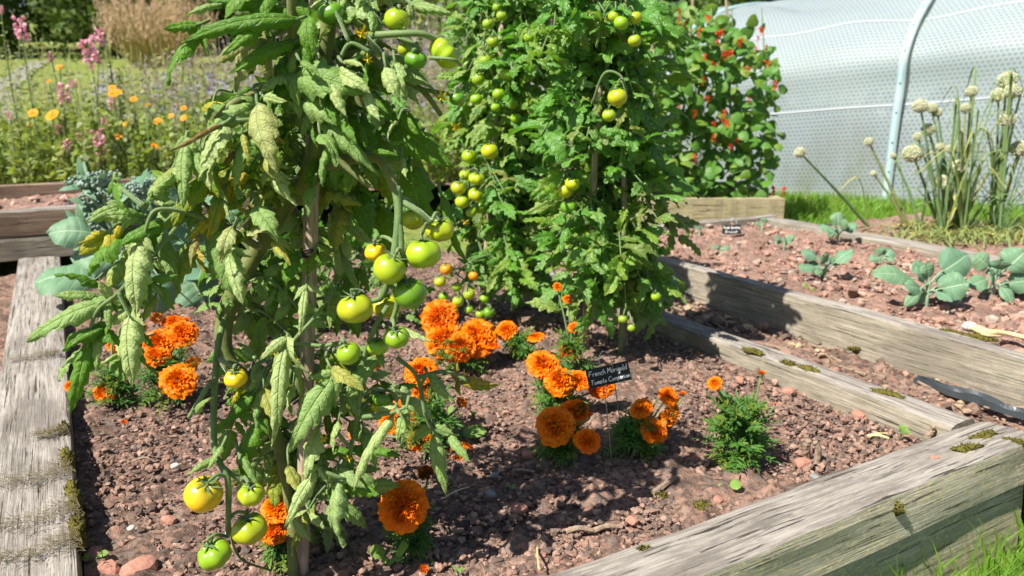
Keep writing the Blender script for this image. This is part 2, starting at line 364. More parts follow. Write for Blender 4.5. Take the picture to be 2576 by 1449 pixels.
M_WIRE = simple('galvanised_wire', (0.42, 0.43, 0.42), 0.35, 0.5, 0.2, 200, 0.05, Metallic=0.8)
M_PLAS = simple('black_plastic', (0.045, 0.055, 0.062), 0.38, 0.5, 0.3, 30, 0.2)
M_STONE = simple('grey_stone', (0.23, 0.23, 0.23), 0.85, 0.2, 0.4, 90, 0.4)
M_PSTONE = simple('pale_stone', (0.55, 0.49, 0.42), 0.85, 0.2, 0.3, 90, 0.4)
M_RSTONE = simple('red_stone', (0.40, 0.20, 0.145), 0.92, 0.15, 0.4, 90, 0.6, 0.004)
M_STICK = simple('dead_wood', (0.30, 0.22, 0.16), 0.85, 0.15, 0.5, 150, 0.5)
M_STRAW = simple('straw', (0.60, 0.47, 0.25), 0.75, 0.2, 0.3, 150, 0.3)
M_TWINE = simple('dark_twine', (0.06, 0.045, 0.035), 0.9, 0.1, 0.4, 300, 0.5)
M_BARK = simple('tree_bark', (0.10, 0.075, 0.05), 0.9, 0.1, 0.5, 20, 0.6, 0.01)
M_TANG = simple('dry_plume', (0.50, 0.34, 0.22), 0.9, 0.1, 0.4, 3, 0.0)
M_GRAVEL = simple('grey_gravel', (0.30, 0.28, 0.25), 0.95, 0.1, 0.9, 7, 0.8, 0.03)
def lawn_material():
    t = NT('lawn_grass'); co = t.obj(); n = t.noise(0.9, co, 4); n2 = t.noise(26, co, 4, 0.7)
    c = t.mix(t.ramp(n, 0.35, 0.65), (0.20, 0.25, 0.052), (0.28, 0.275, 0.09)); c = t.mix(t.ramp(n2, 0.35, 0.7), c, (0.09, 0.13, 0.025))
    return t.done(t.bsdf(c, 0.9, 0.1, t.bump(n2, 0.7, 0.03)))
M_LAWN = lawn_material()
def film_material():
    t = NT('bubble_polythene'); u = t.n('SeparateXYZ', i={0: t.attr('uvv').outputs['Vector']})   # x: along (m), y: up (m)
    ROW = 0.0235
    yr = t.math('DIVIDE', u.outputs[1], ROW); row = t.math('FLOOR', yr)
    xo = t.math('ADD', t.math('DIVIDE', u.outputs[0], ROW * 1.12), t.math('MULTIPLY', t.math('MODULO', row, 2.0), 0.5))
    dx = t.math('SUBTRACT', t.math('FRACT', xo), 0.5); dy = t.math('SUBTRACT', t.math('FRACT', yr), 0.5)
    d = t.math('SQRT', t.math('ADD', t.math('MULTIPLY', dx, dx), t.math('MULTIPLY', dy, dy)))
    dot = t.math('SUBTRACT', 1.0, t.ramp(d, 0.26, 0.42))
    co = t.obj(); n = t.noise(1.3, co, 4); n2 = t.noise(5, co, 4)
    c = t.mix(dot, (0.43, 0.49, 0.54), (0.31, 0.38, 0.41)); c = t.mix(t.math('MULTIPLY', t.ramp(n2, 0.4, 0.7), 0.3), c, (0.42, 0.46, 0.46))
    st_ = t.math('MULTIPLY', t.ramp(t.noise(1, t.n('Mapping', i={0: t.attr('uvv').outputs['Vector'], 'Scale': (5, 1.2, 1)}).outputs[0], 5, 0.65), 0.42, 0.7), t.math('SUBTRACT', 1.0, t.ramp(u.outputs[1], 0.05, 0.75)))
    c = t.mix(t.math('MULTIPLY', st_, 0.7), c, (0.27, 0.29, 0.20))
    sh = t.bsdf(c, 0.5, 0.35, t.bump(dot, 0.2, 0.004))
    sh = t.trans(sh, (0.55, 0.62, 0.62), 0.30)
    tp = t.n('BsdfTransparent', i={0: (0.9, 0.95, 0.95, 1)})
    f = t.math('ADD', 0.22, t.math('MULTIPLY', dot, 0.16))
    mx = t.n('MixShader', i={0: f}); t.t.links.new(sh, mx.inputs[1]); t.t.links.new(tp.outputs[0], mx.inputs[2])
    return t.done(mx.outputs[0])
M_FILM = film_material()
M_SEAM = simple('white_seam', (0.43, 0.46, 0.49), 0.8, 0.1, 0.1, 30, 0.1)
M_TEAL = simple('pale_aqua_strip', (0.40, 0.66, 0.66), 0.35, 0.5, 0.15, 8, 0.05)
M_CLEAR = simple('glassy_edge_strip', (0.34, 0.41, 0.43), 0.45, 0.4, 0.2, 8, 0.05)
M_SCREW = simple('dark_screw', (0.10, 0.10, 0.10), 0.4, 0.5, 0.2, 100, 0.0)

# ------------------------------------------------------------------ setting: ground, lawn, paths
def hgt(x, y):
    s = np.clip((y - 5.6) / 5.0, 0, None); base = -0.07 + 0.62 * np.clip(s, 0, 1) ** 1.5
    far = np.clip(y - 10.6, 0, None) * 0.098
    right = np.clip((x - 1.0) / 2.0, 0, 1.6) * 0.09 * np.clip((y - 2.6) / 1.5, 0, 1)
    bb = -x * 0.5 + y * 0.866; dip = np.clip((0.98 - bb) / 0.3, 0, 1) * np.clip((2.2 - np.abs(x - 0.6)) / 0.5, 0, 1)
    return base + far + right - 0.105 * dip
def ground():
    mb = MB(); xs = np.concatenate([np.linspace(-120, -12, 12), np.linspace(-11, 11, 120), np.linspace(12, 120, 12)]); ys = np.concatenate([np.linspace(-6, 12, 90), np.linspace(13, 220, 40)])
    X, Y = np.meshgrid(xs, ys, indexing='ij'); Z = hgt(X, Y) + 0.012 * np.sin(X * 3.1 + Y) * np.sin(Y * 2.3)
    mb.add(np.stack([X, Y, Z], -1).reshape(-1, 3), grid_faces(len(xs), len(ys))[:, ::-1])
    tag(mb.build('lawn', M_LAWN), kind='structure')
ground()
def gravel_path(name, pts, width):
    mb = MB(); p = smooth_path(pts, 40); V = []
    for i, q in enumerate(p):
        t = unit(p[min(i + 1, len(p) - 1)] - p[max(i - 1, 0)]); s = np.array([t[1], -t[0], 0])
        for k in np.linspace(-1, 1, 5):
            r = q + s * width / 2 * k * (1 + 0.15 * math.sin(i * 1.7 + k)); V.append([r[0], r[1], hgt(r[0], r[1]) + 0.03])
    mb.add(V, grid_faces(len(p), 5)); return tag(mb.build(name, M_GRAVEL), kind='structure')
gravel_path('gravel_path', [(-5.3, 8.2, 0), (-7.5, 12.0, 0), (-9.9, 17.0, 0)], 0.36)
gravel_path('stone_path', [(-4.4, 8.6, 0), (-5.6, 11.2, 0), (-7.3, 14.6, 0)], 0.30)

# ------------------------------------------------------------------ timber
def sleeper(name, p0, p1, wid, z0, z1, mats, label, cat='sleeper', group=None, wob=0.006, kind=None, side=-1):
    """timber from p0 to p1 (2-d, its left edge looking from p0 to p1 when side=+1), wid across"""
    p0 = np.array([p0[0], p0[1]]); p1 = np.array([p1[0], p1[1]]); d = p1 - p0; L = np.linalg.norm(d); ang = math.atan2(d[1], d[0]); hh = z1 - z0
    nx = max(8, int(L / 0.02)); xs = np.linspace(0, L, nx)
    prof = []; b = min(0.006, wid * 0.12)
    ny, nz = 7, 5
    for y in np.linspace(0, wid, ny): prof.append((y, hh, 0))
    for z in np.linspace(hh, 0, nz)[1:]: prof.append((wid, z, 1))
    for y in np.linspace(wid, 0, 3)[1:]: prof.append((y, 0, 1))
    for z in np.linspace(0, hh, nz)[1:-1]: prof.append((0, z, 1))
    pr = np.array(prof); n = len(pr)
    yy = pr[:, 0].copy(); zz = pr[:, 1].copy()
    for k in range(n):
        if pr[k, 1] == hh and pr[k, 0] in (0.0, wid): zz[k] -= b * 0.7; yy[k] += b * 0.35 * (1 if pr[k, 0] == 0 else -1)
    V = np.zeros((nx, n, 3)); V[..., 0] = xs[:, None]; V[..., 1] = yy; V[..., 2] = zz
    sd = rng.integers(1e6); flat = V.reshape(-1, 3)
    low = vnoise(flat * np.array([1, 6, 6]), sd, 2.0) * wob + vnoise(flat * np.array([1, 9, 9]), sd + 3, 14) * wob * 0.35
    up = (flat[:, 2] > hh * 0.5); flat[:, 2] += np.where(up, low, 0)
    flat[:, 1] += vnoise(flat * np.array([1, 5, 5]), sd + 5, 2.4) * wob * 0.7
    i, j = np.meshgrid(np.arange(nx - 1), np.arange(n), indexing='ij')
    Q = np.stack([i * n + j, (i + 1) * n + j, (i + 1) * n + (j + 1) % n, i * n + (j + 1) % n], -1)
    mi = np.where(np.arange(n) < ny - 1, 0, 1)
    mb2 = MB(); mb2.add(flat); Qs = Q[:, mi == 0].reshape(-1, 4); mb2.Q.append(Qs); mb2.MQ.append(np.zeros(len(Qs)))
    Qs = Q[:, mi == 1].reshape(-1, 4); mb2.Q.append(Qs); mb2.MQ.append(np.ones(len(Qs)))
    for e, rev in ((0, False), (nx - 1, True)):
        c = flat[e * n:(e + 1) * n].mean(0); base = mb2.n; mb2.add([c]); T = [[base, e * n + k, e * n + (k + 1) % n] for k in range(n)]
        if rev: T = [t[::-1] for t in T]
        mb2.T.append(np.array(T)); mb2.MT.append(np.ones(len(T)))
    o = mb2.build(name, mats, smooth=False)
    o.location = (p0[0], p0[1], z0); o.rotation_euler = (0, 0, ang)
    if kind: o['kind'] = kind
    return tag(o, label, cat, group)
def bp(a, b): return BED(a, b)[:2]
AL, AR, BN = -0.037, 1.312, 0.716       # inner edges of the front bed
W2 = (M_WTOP, M_WSIDE2)
sleeper('timber_sleeper', bp(AL, BN), bp(AL, 3.205), 0.128, -0.10, 0.042, W2, 'grey weathered sleeper with dry moss fringes along the left of the tomato bed', group='timbers edging the raised beds')
sleeper('timber_sleeper', bp(AL - 0.13, BN - 0.104), bp(AR + 0.085, BN - 0.104), 0.102, -0.035, 0.042, (M_WTOP, M_WSIDE), 'pale split sleeper across the near end, algae green on its outer face', group='timbers edging the raised beds')
sleeper('timber_sleeper', bp(AL - 0.3, BN - 0.096), bp(AR + 0.079, BN - 0.096), 0.096, -0.19, -0.037, (M_WSIDE, M_WSIDE), 'lower algae covered sleeper under the pale near one, half hidden by grass', group='timbers edging the raised beds')
sleeper('timber_sleeper', bp(AR + 0.078, BN + 0.003), bp(AR + 0.078, 2.62), 0.076, -0.1, 0.040, W2, 'tan sleeper with green moss on top along the right side of the tomato bed', group='timbers edging the raised beds')
sleeper('timber_sleeper', bp(1.705, 0.1), bp(1.705, 2.42), 0.05, -0.12, 0.087, W2, 'broad grey board along the front of the seedling bed, black plastic strip at its foot', group='timbers edging the raised beds')
sleeper('timber_sleeper', bp(2.70, 0.1), bp(2.70, 2.36), 0.10, -0.05, 0.085, W2, 'grey sleeper behind the seedling bed in front of the flowering onions', group='timbers edging the raised beds')
sleeper('timber_sleeper', bp(1.66, 2.425), bp(2.72, 2.365), 0.05, -0.05, 0.085, W2, 'short timber closing the far end of the seedling bed below the bean planter', group='timbers edging the raised beds')
sleeper('timber_sleeper', bp(-2.6, 3.215), bp(0.75, 3.215), 0.06, 0.035, 0.118, (M_WSIDE2, M_WSIDE2), 'light grey lower board of the stacked timbers at far left, left sleeper butts against it', group='timbers edging the raised beds')
sleeper('timber_sleeper', bp(-2.6, 3.22), bp(0.75, 3.22), 0.055, 0.120, 0.212, (M_WTOP, M_WBROWN), 'dark brown upper board of the stacked timbers at far left', group='timbers edging the raised beds')
sleeper('timber_sleeper', bp(-3.2, 3.78), bp(1.0, 3.78), 0.045, 0.10, 0.245, (M_WBROWN, M_WBROWN), 'brown board holding back the tall flower border', group='timbers edging the raised beds')

# ------------------------------------------------------------------ soil beds
def fnoise2(A, B, seed, f, oct=5, gain=0.6):
    r = np.random.default_rng(seed); out = np.zeros_like(A); amp = 1.0
    for o in range(oct):
        for k in range(5):
            th = r.random() * 6.28; fr = f * (0.7 + 0.6 * r.random()); out += amp * np.sin(A * fr * math.cos(th) + B * fr * math.sin(th) + r.random() * 6.28) / 2.2
        f *= 2.05; amp *= gain
    return out
def soil_bed(name, a0, a1, b0, b1, z, step, mat, amp, seed):
    na, nb = int((a1 - a0) / step), int((b1 - b0) / step); A, B = np.meshgrid(np.linspace(a0, a1, na), np.linspace(b0, b1, nb), indexing='ij')
    hz = fnoise2(A, B, seed, 22, 5, 0.62); lump = np.maximum(0, fnoise2(A, B, seed + 2, 70, 3, 0.6)) ** 1.3
    Z = z + amp * (0.55 * hz + 0.95 * lump + 0.8 * fnoise2(A, B, seed + 7, 7, 2, 0.6) * (1 if amp < .0065 else .4))
    V = A[..., None] * E1 + B[..., None] * E2; V[..., 2] = Z
    mb = MB(); mb.add(V.reshape(-1, 3), grid_faces(na, nb)); return tag(mb.build(name, mat), kind='structure')
soil_bed('bed_soil', AL + 0.001, AR - 0.001, BN + 0.001, 2.9, -0.004, 0.0075, M_SOIL, 0.0062, 3)
soil_bed('seedling_bed_soil', 1.707, 2.598, 0.12, 2.41, 0.058, 0.011, M_SOIL2, 0.0065, 5)
soil_bed('path_soil', AR + 0.079, 1.654, 0.3, 2.7, -0.02, 0.01, M_SOIL, 0.006, 8)
soil_bed('upper_bed_soil', -2.6, 0.8, 3.277, 3.777, 0.185, 0.014, M_SOIL2, 0.007, 11)
soil_bed('mulch_soil', -2.6, AL - 0.131, 0.6, 3.21, -0.02, 0.02, M_SOIL, 0.008, 12)
soil_bed('onion_bed_soil', 2.703, 3.6, 0.2, 2.3, 0.03, 0.02, M_SOIL2, 0.008, 14)
soil_bed('border_soil', -5.0, 3.0, 3.83, 8.0, 0.12, 0.05, M_SOIL, 0.01, 15)
# clods and pebbles
def clods(name, n, a0, a1, b0, b1, z, smin, smax, seed, lim=None, cols=None):
    r = np.random.default_rng(seed); mb = MB(); V0, T0 = ICO1
    cols = cols or [(0.31, 0.20, 0.15), (0.275, 0.178, 0.136), (0.165, 0.11, 0.088), (0.37, 0.245, 0.19), (0.21, 0.15, 0.122), (0.28, 0.17, 0.13), (0.11, 0.085, 0.072)]
    for k in range(n):
        a = a0 + (a1 - a0) * r.random(); b = b0 + (b1 - b0) * r.random() ** 1.5
        s = smin * (smax / smin) ** (r.random() ** 2.2)
        if k % 3: a, b = ca + r.normal(0, .018), cb_ + r.normal(0, .018)
        else: ca, cb_ = a, b
        if not (a0 < a < a1 and b0 < b < b1): continue
        V = V0 * (1 + 0.28 * r.normal(0, 1, (len(V0), 1))) * s * np.array([1.15, 1, 0.8]) * (0.75 + 0.5 * r.random(3))
        th = r.random() * 6.28; V = V @ np.array([[math.cos(th), math.sin(th), 0], [-math.sin(th), math.cos(th), 0], [0, 0, 1]])
        c = cols[r.integers(len(cols))]; mb.add(V + BED(a, b, z + s * 0.35), None, T0, V0, (*c, 1))
    o = mb.build(name, M_CLOD, smooth=False); return tag(o, kind='stuff')
clods('soil_crumbs', 34000, AL + 0.01, AR - 0.01, BN + 0.01, 2.7, 0.0, 0.0011, 0.0068, 21)
clods('seedling_bed_crumbs', 3500, 1.71, 2.59, 0.4, 2.4, 0.062, 0.003, 0.014, 22, cols=[(0.39, 0.23, 0.175), (0.35, 0.20, 0.15), (0.44, 0.28, 0.21), (0.22, 0.135, 0.105), (0.36, 0.30, 0.25)])
clods('path_debris', 900, AR + 0.085, 1.65, 0.4, 2.6, -0.014, 0.003, 0.014, 23, cols=[(0.33, 0.24, 0.17), (0.2, 0.13, 0.10), (0.36, 0.22, 0.16), (0.12, 0.09, 0.07), (0.42, 0.32, 0.2)])
clods('upper_bed_crumbs', 700, -2.6, 0.7, 3.29, 3.76, 0.19, 0.006, 0.022, 24, cols=[(0.45, 0.27, 0.21), (0.5, 0.33, 0.26), (0.10, 0.09, 0.09), (0.3, 0.17, 0.13)])

# ------------------------------------------------------------------ tomato building blocks
def tomato_mesh(seed, ribs, rib_amp, flat):
    r = np.random.default_rng(seed); nu, nv = 20, 30
    th = np.linspace(0.0, np.pi, nu); ph = np.linspace(0, 2 * np.pi, nv, endpoint=False); TH, PH = np.meshgrid(th, ph, indexing='ij')
    rr = 1 + rib_amp * np.cos(PH * ribs + r.random() * 6) * np.sin(TH) ** 0.7 + 0.02 * np.cos(PH * 2 + r.random() * 6)
    X = rr * np.sin(TH) * np.cos(PH); Y = rr * np.sin(TH) * np.sin(PH); Z = flat * np.cos(TH) * rr
    Z -= 0.24 * np.exp(-(TH / 0.42) ** 2) * (1 + 0.5 * np.cos(PH * ribs)); Z += 0.05 * np.exp(-((np.pi - TH) / 0.3) ** 2)
    mb = MB(); V = np.stack([X, Y, Z], -1).reshape(-1, 3)
    i, j = np.meshgrid(np.arange(nu - 1), np.arange(nv), indexing='ij')
    Q = np.stack([i * nv + j, (i + 1) * nv + j, (i + 1) * nv + (j + 1) % nv, i * nv + (j + 1) % nv], -1).reshape(-1, 4)
    U = np.stack([PH / 6.28, TH / np.pi, np.clip(np.cos(TH), 0, 1)], -1).reshape(-1, 3)
    mb.add(V, Q, None, U); return mb.mesh('tomato_mesh', M_TOM)
TOMS = [tomato_mesh(1, 5, 0.03, 0.84), tomato_mesh(2, 6, 0.042, 0.80), tomato_mesh(3, 4, 0.014, 0.93), tomato_mesh(4, 7, 0.08, 0.78)]
def calyx_mesh(seed):
    r = np.random.default_rng(seed); mb = MB(); n = 5 + seed % 2
    for k in range(n):
        a = k * 6.28 / n + r.normal(0, 0.15); d = np.array([math.cos(a), math.sin(a), 0]); lift = r.uniform(0.0, 0.45); ln = r.uniform(0.55, 0.85)
        pts = [np.array([0, 0, 0.70]), d * ln * 0.45 + [0, 0, 0.78 + lift * 0.2], d * ln + [0, 0, 0.74 + lift + r.normal(0, 0.06)]]
        p = smooth_path(pts, 8); V = []
        wv = np.cross(d, UP)
        for i, q in enumerate(p):
            t = i / (len(p) - 1); hw = 0.085 * math.sin(math.pi * (0.25 + 0.75 * t) ** 0.8) + 0.012
            V += [q - wv * hw, q + np.array([0, 0, 0.025]), q + wv * hw]
        mb.add(V, grid_faces(len(p), 3))
    tube(mb, [(0, 0, 0.60), (0.02, 0.01, 0.85), (0.03, 0.02, 1.15)], [0.10, 0.065, 0.06], 6)
    blob(mb, (0, 0, 0.70), (0.16, 0.16, 0.07), seed, 0.1, ICO1)
    return mb.mesh('calyx_mesh', M_CALYX)
CALS = [calyx_mesh(1), calyx_mesh(2), calyx_mesh(3)]
CG, CGY, CY, CO, CDG, CYG = (0.24, 0.40, 0.012, 1), (0.36, 0.44, 0.012, 1), (0.78, 0.50, 0.008, 1), (0.85, 0.26, 0.006, 1), (0.10, 0.26, 0.012, 1), (0.45, 0.46, 0.010, 1)
LBLOCK = {CY: 'tomato turning yellow', CO: 'tomato ripening to orange', CYG: 'yellowish green tomato'}
def tomato(parent, pos, rad, col, mesh=None, tilt=None, k=[0]):
    k[0] += 1; i = k[0]
    zd = Vector((rng.normal(0, 0.22), rng.normal(-0.12, 0.2), 1)) if tilt is None else Vector(tilt)
    M = frame_M(pos, zd.normalized(), rng.random() * 6.28, rad)
    o = place('tomato', mesh or TOMS[i % 3], parent, M, LBLOCK.get(col), [min(1, c * (0.9 + 0.2 * rng.random())) if n < 3 else 1 for n, c in enumerate(col)])
    c = bpy.data.objects.new('calyx', CALS[i % 3]); COL.objects.link(c); c.parent = o; return np.array(M @ Vector((0.02, 0.01, 1.1)))
def tomato_flower_mesh(seed):
    r = np.random.default_rng(seed); mb = MB()
    for k in range(6):
        a = k * 6.28 / 6 + r.normal(0, 0.1); d = np.array([math.cos(a), math.sin(a), -0.35 + r.normal(0, 0.3)])
        leaflet(mb, d * 0.12, d * 1.0, UP, 0.34, 6, 3, 1, 0, 0.2, 1.3, 0.3, 0.0, (0.0, 0, 0, 1), 'lance')
    tube(mb, [(0, 0, 0), (0, 0, 0.35), (0, 0, 0.75)], [0.17, 0.14, 0.03], 6, (0, 0, 0, 1))
    for k in range(5):
        a = k * 1.26; leaflet(mb, (0, 0, -0.05), (0.6 * math.cos(a), 0.6 * math.sin(a), -0.45), UP, 0.14, 5, 3, 1, 0, 0.2, 0.8, 0, 0, (0, 0, 0, 1), 'lance', m=1)
    return mb.mesh('tomato_flower_mesh', [M_YELLOW, M_CALYX])
TFL = [tomato_flower_mesh(5), tomato_flower_mesh(6)]

def compound_leaf(mb, rach, F, term, side_len, pairs, width=0.55, C=(0, 0, 0, 1), grav=0.55, rad=0.0022, teeth=4, q=(13, 7), droop=0.9, roll=0.7, serr=0.3, jit=0.18, mini=True, wr=0.06, fold=0.2):
    """rach: 3-d points; term: tip of the last leaflet; side leaflets in pairs hang from the rachis"""
    p = smooth_path(rach, 16); L = len(p); tube(mb, rach, [rad * 1.25, rad * 0.8], 5, (0, 0.2, 0, 1), m=1)
    tl = np.linalg.norm(np.asarray(term) - p[-1])
    leaflet(mb, p[-1], term, F, tl * width, q[0] + 4, q[1], teeth + 1, serr, fold, droop, roll, wr, C)
    for k in range(pairs):
        f = 0.30 + 0.66 * (k + 0.5) / pairs; i = min(L - 2, int(f * (L - 1)))
        t = unit(p[i + 1] - p[i]); s = unit(np.cross(t, F))
        for sg in (-1, 1):
            d = unit(0.45 * t + sg * 0.9 * s + np.array([0, 0, -grav]) + rng.normal(0, jit, 3)); ll = side_len * (0.75 + 0.5 * rng.random()) * (0.75 + 0.4 * f)
            st = p[i] + d * ll * 0.13; tube(mb, [p[i], st], rad * 0.6, 4, (0, 0.2, 0, 1), m=1, cap=False, smooth=3)
            leaflet(mb, st, st + d * ll, F + rng.normal(0, 0.35, 3), ll * width, q[0], q[1], teeth, serr, fold, droop * 1.2, roll * rng.choice([1, 1, 1.6, -0.6]), wr, C)
        if mini and k < pairs - 1:
            for sg in (-1, 1):
                j = min(L - 2, i + max(1, int(0.5 * 0.66 / pairs * L))); d = unit(0.4 * t + sg * s + rng.normal(0, 0.3, 3)); ll = side_len * 0.28
                leaflet(mb, p[j], p[j] + d * ll, F, ll * 0.7, 7, 5, 2, 0.2, 0.2, 0.8, 0.5, 0.05, C)

# ------------------------------------------------------------------ front tomato plant
YF = 0.95
base_f = G(737, 1478, -0.002)
front = thing('tomato_plant', base_f, 'large front tomato plant with wilting curled leaves and big green fruit on a thick stake', 'tomato plant')
def FP(x, y, dy=0.0): return P(x, y, YF + dy)
# thick old stem
mb = MB()
main = [base_f + [0, 0, -0.02], FP(733, 1300, -0.03), FP(704, 1130, -0.02), FP(645, 985, -0.02), FP(572, 905, -0.01), FP(566, 800, 0), FP(612, 690, 0.01), FP(655, 615, 0.02), FP(712, 520, 0.02), FP(775, 440, 0.0), FP(800, 330, -0.01), FP(812, 200, -0.01), FP(826, 60, -0.02), FP(835, -80, -0.02)]
tube(mb, main, [0.0075, 0.0075, 0.008, 0.009, 0.0105, 0.0115, 0.0115, 0.0115, 0.0125, 0.012, 0.010, 0.0085, 0.0085, 0.0075], 10, (0, 0, 0, 1), smooth=70, rough=0.03)
tube(mb, [FP(775, 440), FP(860, 408, -0.03), FP(930, 395, -0.05), FP(965, 415, -0.06), FP(995, 480, -0.07)], [0.007, 0.006, 0.0055, 0.0055], 8, smooth=24)
tube(mb, [FP(650, 620), FP(600, 590, -0.04), FP(550, 560, -0.06), FP(500, 545, -0.07)], [0.0055, 0.0045, 0.004], 7)
tube(mb, [FP(715, 500), FP(700, 400, -0.02), FP(690, 300, -0.03)], [0.004, 0.003], 6)
tube(mb, [FP(790, 300), FP(700, 215, -0.03), FP(640, 238, -0.06), FP(585, 262, -0.08), FP(545, 300, -0.08)], [0.006, 0.006, 0.005, 0.004], 7)
tube(mb, [FP(735, 240, -0.04), FP(738, 120, -0.06), FP(735, 20, -0.07), FP(733, -60, -0.08)], [0.0065, 0.006, 0.0055], 8)
tube(mb, [FP(815, 200), FP(770, 250, -0.03), FP(800, 330, -0.05), FP(850, 400, -0.05), FP(930, 470, -0.06)], [0.005, 0.004, 0.003], 6)
tube(mb, [FP(575, 760), FP(640, 770, 0.02), FP(700, 820, 0.03), FP(745, 850, 0.04)], [0.005, 0.0045, 0.004], 6)
tube(mb, [FP(640, 985), FP(700, 960, -0.02), FP(755, 955, -0.02)], [0.008, 0.006, 0.004], 7)
tube(mb, [FP(826, 120), FP(880, 200, 0.0), FP(930, 330, 0.0)], [0.005, 0.004, 0.003], 6)
tube(mb, [FP(826, 150), FP(915, 135, -0.02), FP(985, 190, -0.03), FP(1060, 225, -0.03), FP(1110, 290, -0.02)], [0.005, 0.004, 0.003], 6)
tube(mb, [FP(738, 1180, 0), FP(800, 1230, 0), FP(850, 1215, -0.01)], [0.004, 0.003], 6)
mb.build('main_stem', M_STEM, front)
# trusses (fruit stalks)
TR = [([(995, 470, -.07), (1003, 540, -.08), (990, 650, -.09), (965, 740, -.08), (930, 760, -.08)], [.0055, .005, .0045, .003]),
      ([(1003, 540, -.08), (1010, 640, -.09), (1000, 760, -.08), (985, 810, -.08)], [.004, .0035, .003]),
      ([(995, 500, -.07), (1050, 530, -.08), (1085, 560, -.08)], [.004, .003]), ([(975, 770, -.08), (940, 830, -.08), (915, 905, -.07), (905, 1000, -.07), (893, 1080, -.07), (880, 1120, -.08), (850, 1090, -.09)], [.0035, .003, .0025]),
      ([(893, 1080, -.07), (884, 1130, -.08), (878, 1165, -.08)], [.0022, .002]), ([(566, 800, -.012), (550, 860, -.03), (541, 960, -.06), (537, 1080, -.08), (545, 1150, -.1), (572, 1200, -.11), (575, 1270, -.11), (572, 1350, -.1)], [.004, .0045, .0045, .0042, .004, .003]),
      ([(545, 900, -.04), (580, 920, -.07), (598, 935, -.08)], [.003, .0025]), ([(530, 960, -.07), (500, 1010, -.08), (475, 1050, -.08)], [.0032, .0025]), ([(555, 1170, -.1), (600, 1205, -.1), (640, 1220, -.09)], [.003, .0025]),
      ([(572, 1300, -.1), (600, 1400, -.08), (680, 1435, -.06)], [.002, .0016]), ([(915, 905, -.07), (860, 865, -.07), (810, 870, -.06), (745, 865, -.05), (700, 880, -.05)], [.003, .0025, .002]),
      ([(985, 185, -.03), (955, 130, -.06), (910, 80, -.07)], [.0035, .0025, .002]), ([(930, 130, -.06), (880, 110, -.06), (850, 160, -.06)], [.003, .0022]), ([(930, 90, -.06), (1000, 85, -.07), (1060, 85, -.07), (1100, 100, -.06)], [.0045, .004, .0035]),
      ([(985, 185, -.03), (1030, 165, -.06), (1050, 120, -.06), (1000, 95, -.06)], [.004, .0035, .003]), ([(1050, 120, -.06), (1040, 128, -.07)], [.003, .0025]), ([(1060, 225, -.03), (1120, 235, -.03), (1150, 240, -.02)], [.003, .0022]),
      ([(1120, 150, -.06), (1080, 145, -.09), (1140, 150, -.1), (1160, 165, -.08)], [.0022, .002, .0018])]
TGRP = [0, 0, 0, 0, 0, 1, 1, 1, 1, 1, 0, 2, 2, 3, 2, 2, 4, 3]
TMB = [MB() for _ in range(5)]
for (pts, rad), g_ in zip(TR, TGRP): tube(TMB[g_], [FP(*q) for q in pts], rad, 6, smooth=20)
FRUIT = [(945, 634, 29, CY, -.06), (980, 676, 43, CGY, -.10), (1064, 638, 46, CGY, -.08), (1106, 578, 37, CYG, -.06), (1040, 552, 29, CYG, -.02), (894, 776, 46, CGY, -.10), (972, 770, 38, CYG, -.06), (1032, 738, 43, CDG, -.09), (997, 848, 33, CG, -.09), (948, 871, 29, CG, -.07), (877, 889, 32, CG, -.10),
         (593, 951, 30, CY, -.09), (632, 1243, 37, CGY, -.11), (512, 1243, 52, CY, -.12), (628, 1330, 49, CGY, -.10), (540, 1394, 48, CG, -.12), (999, 50, 31, CGY, -.05), (832, 33, 31, CDG, -.04), (1046, 150, 27, CDG, -.06), (1020, 125, 19, CGY, -.04), (1150, 248, 20, CDG, -.02), (960, 1005, 24, CDG, -.04), (205 + 745, 1020, 20, CYG, -.02)]
for x, y, r_, c, dy in FRUIT:
    pos = FP(x, y, dy); rw = px(r_, YF + dy); top = tomato(front, pos, rw, c)
    near, g_ = min(((q, g) for (pts, _), g in zip(TR, TGRP) for q in smooth_path([FP(*z) for z in pts], 12)), key=lambda q: np.linalg.norm(q[0] - top))
    if np.linalg.norm(near - top) < 0.08: tube(TMB[g_], [top, (top + near) / 2 + [0, 0, 0.006], near], [.0022, .0022, .0025], 5, smooth=8)
for m_ in TMB: m_.build('fruit_truss', M_STEMG, front)
tomato(front, FP(1120, 135, -.06), px(38, .9), CGY, TOMS[3], (0.75, 0.1, 0.75))
for x, y, r_, dy in [(908, 84, 20, -.09), (1112, 245, 20, -.05), (690, 885, 16, -.08), (742, 905, 15, -.08), (815, 1103, 17, -.1), (1165, 945, 17, -.02), (878, 1155, 14, -.09), (925, 150, 14, -.07), (1010, 52, 9, -.06), (1150, 320, 12, 0)]:
    place('flower', TFL[int(x) % 2], front, frame_M(FP(x, y, dy), (rng.normal(0, .4), -0.6, -0.6), rng.random() * 6, px(r_, .88)))
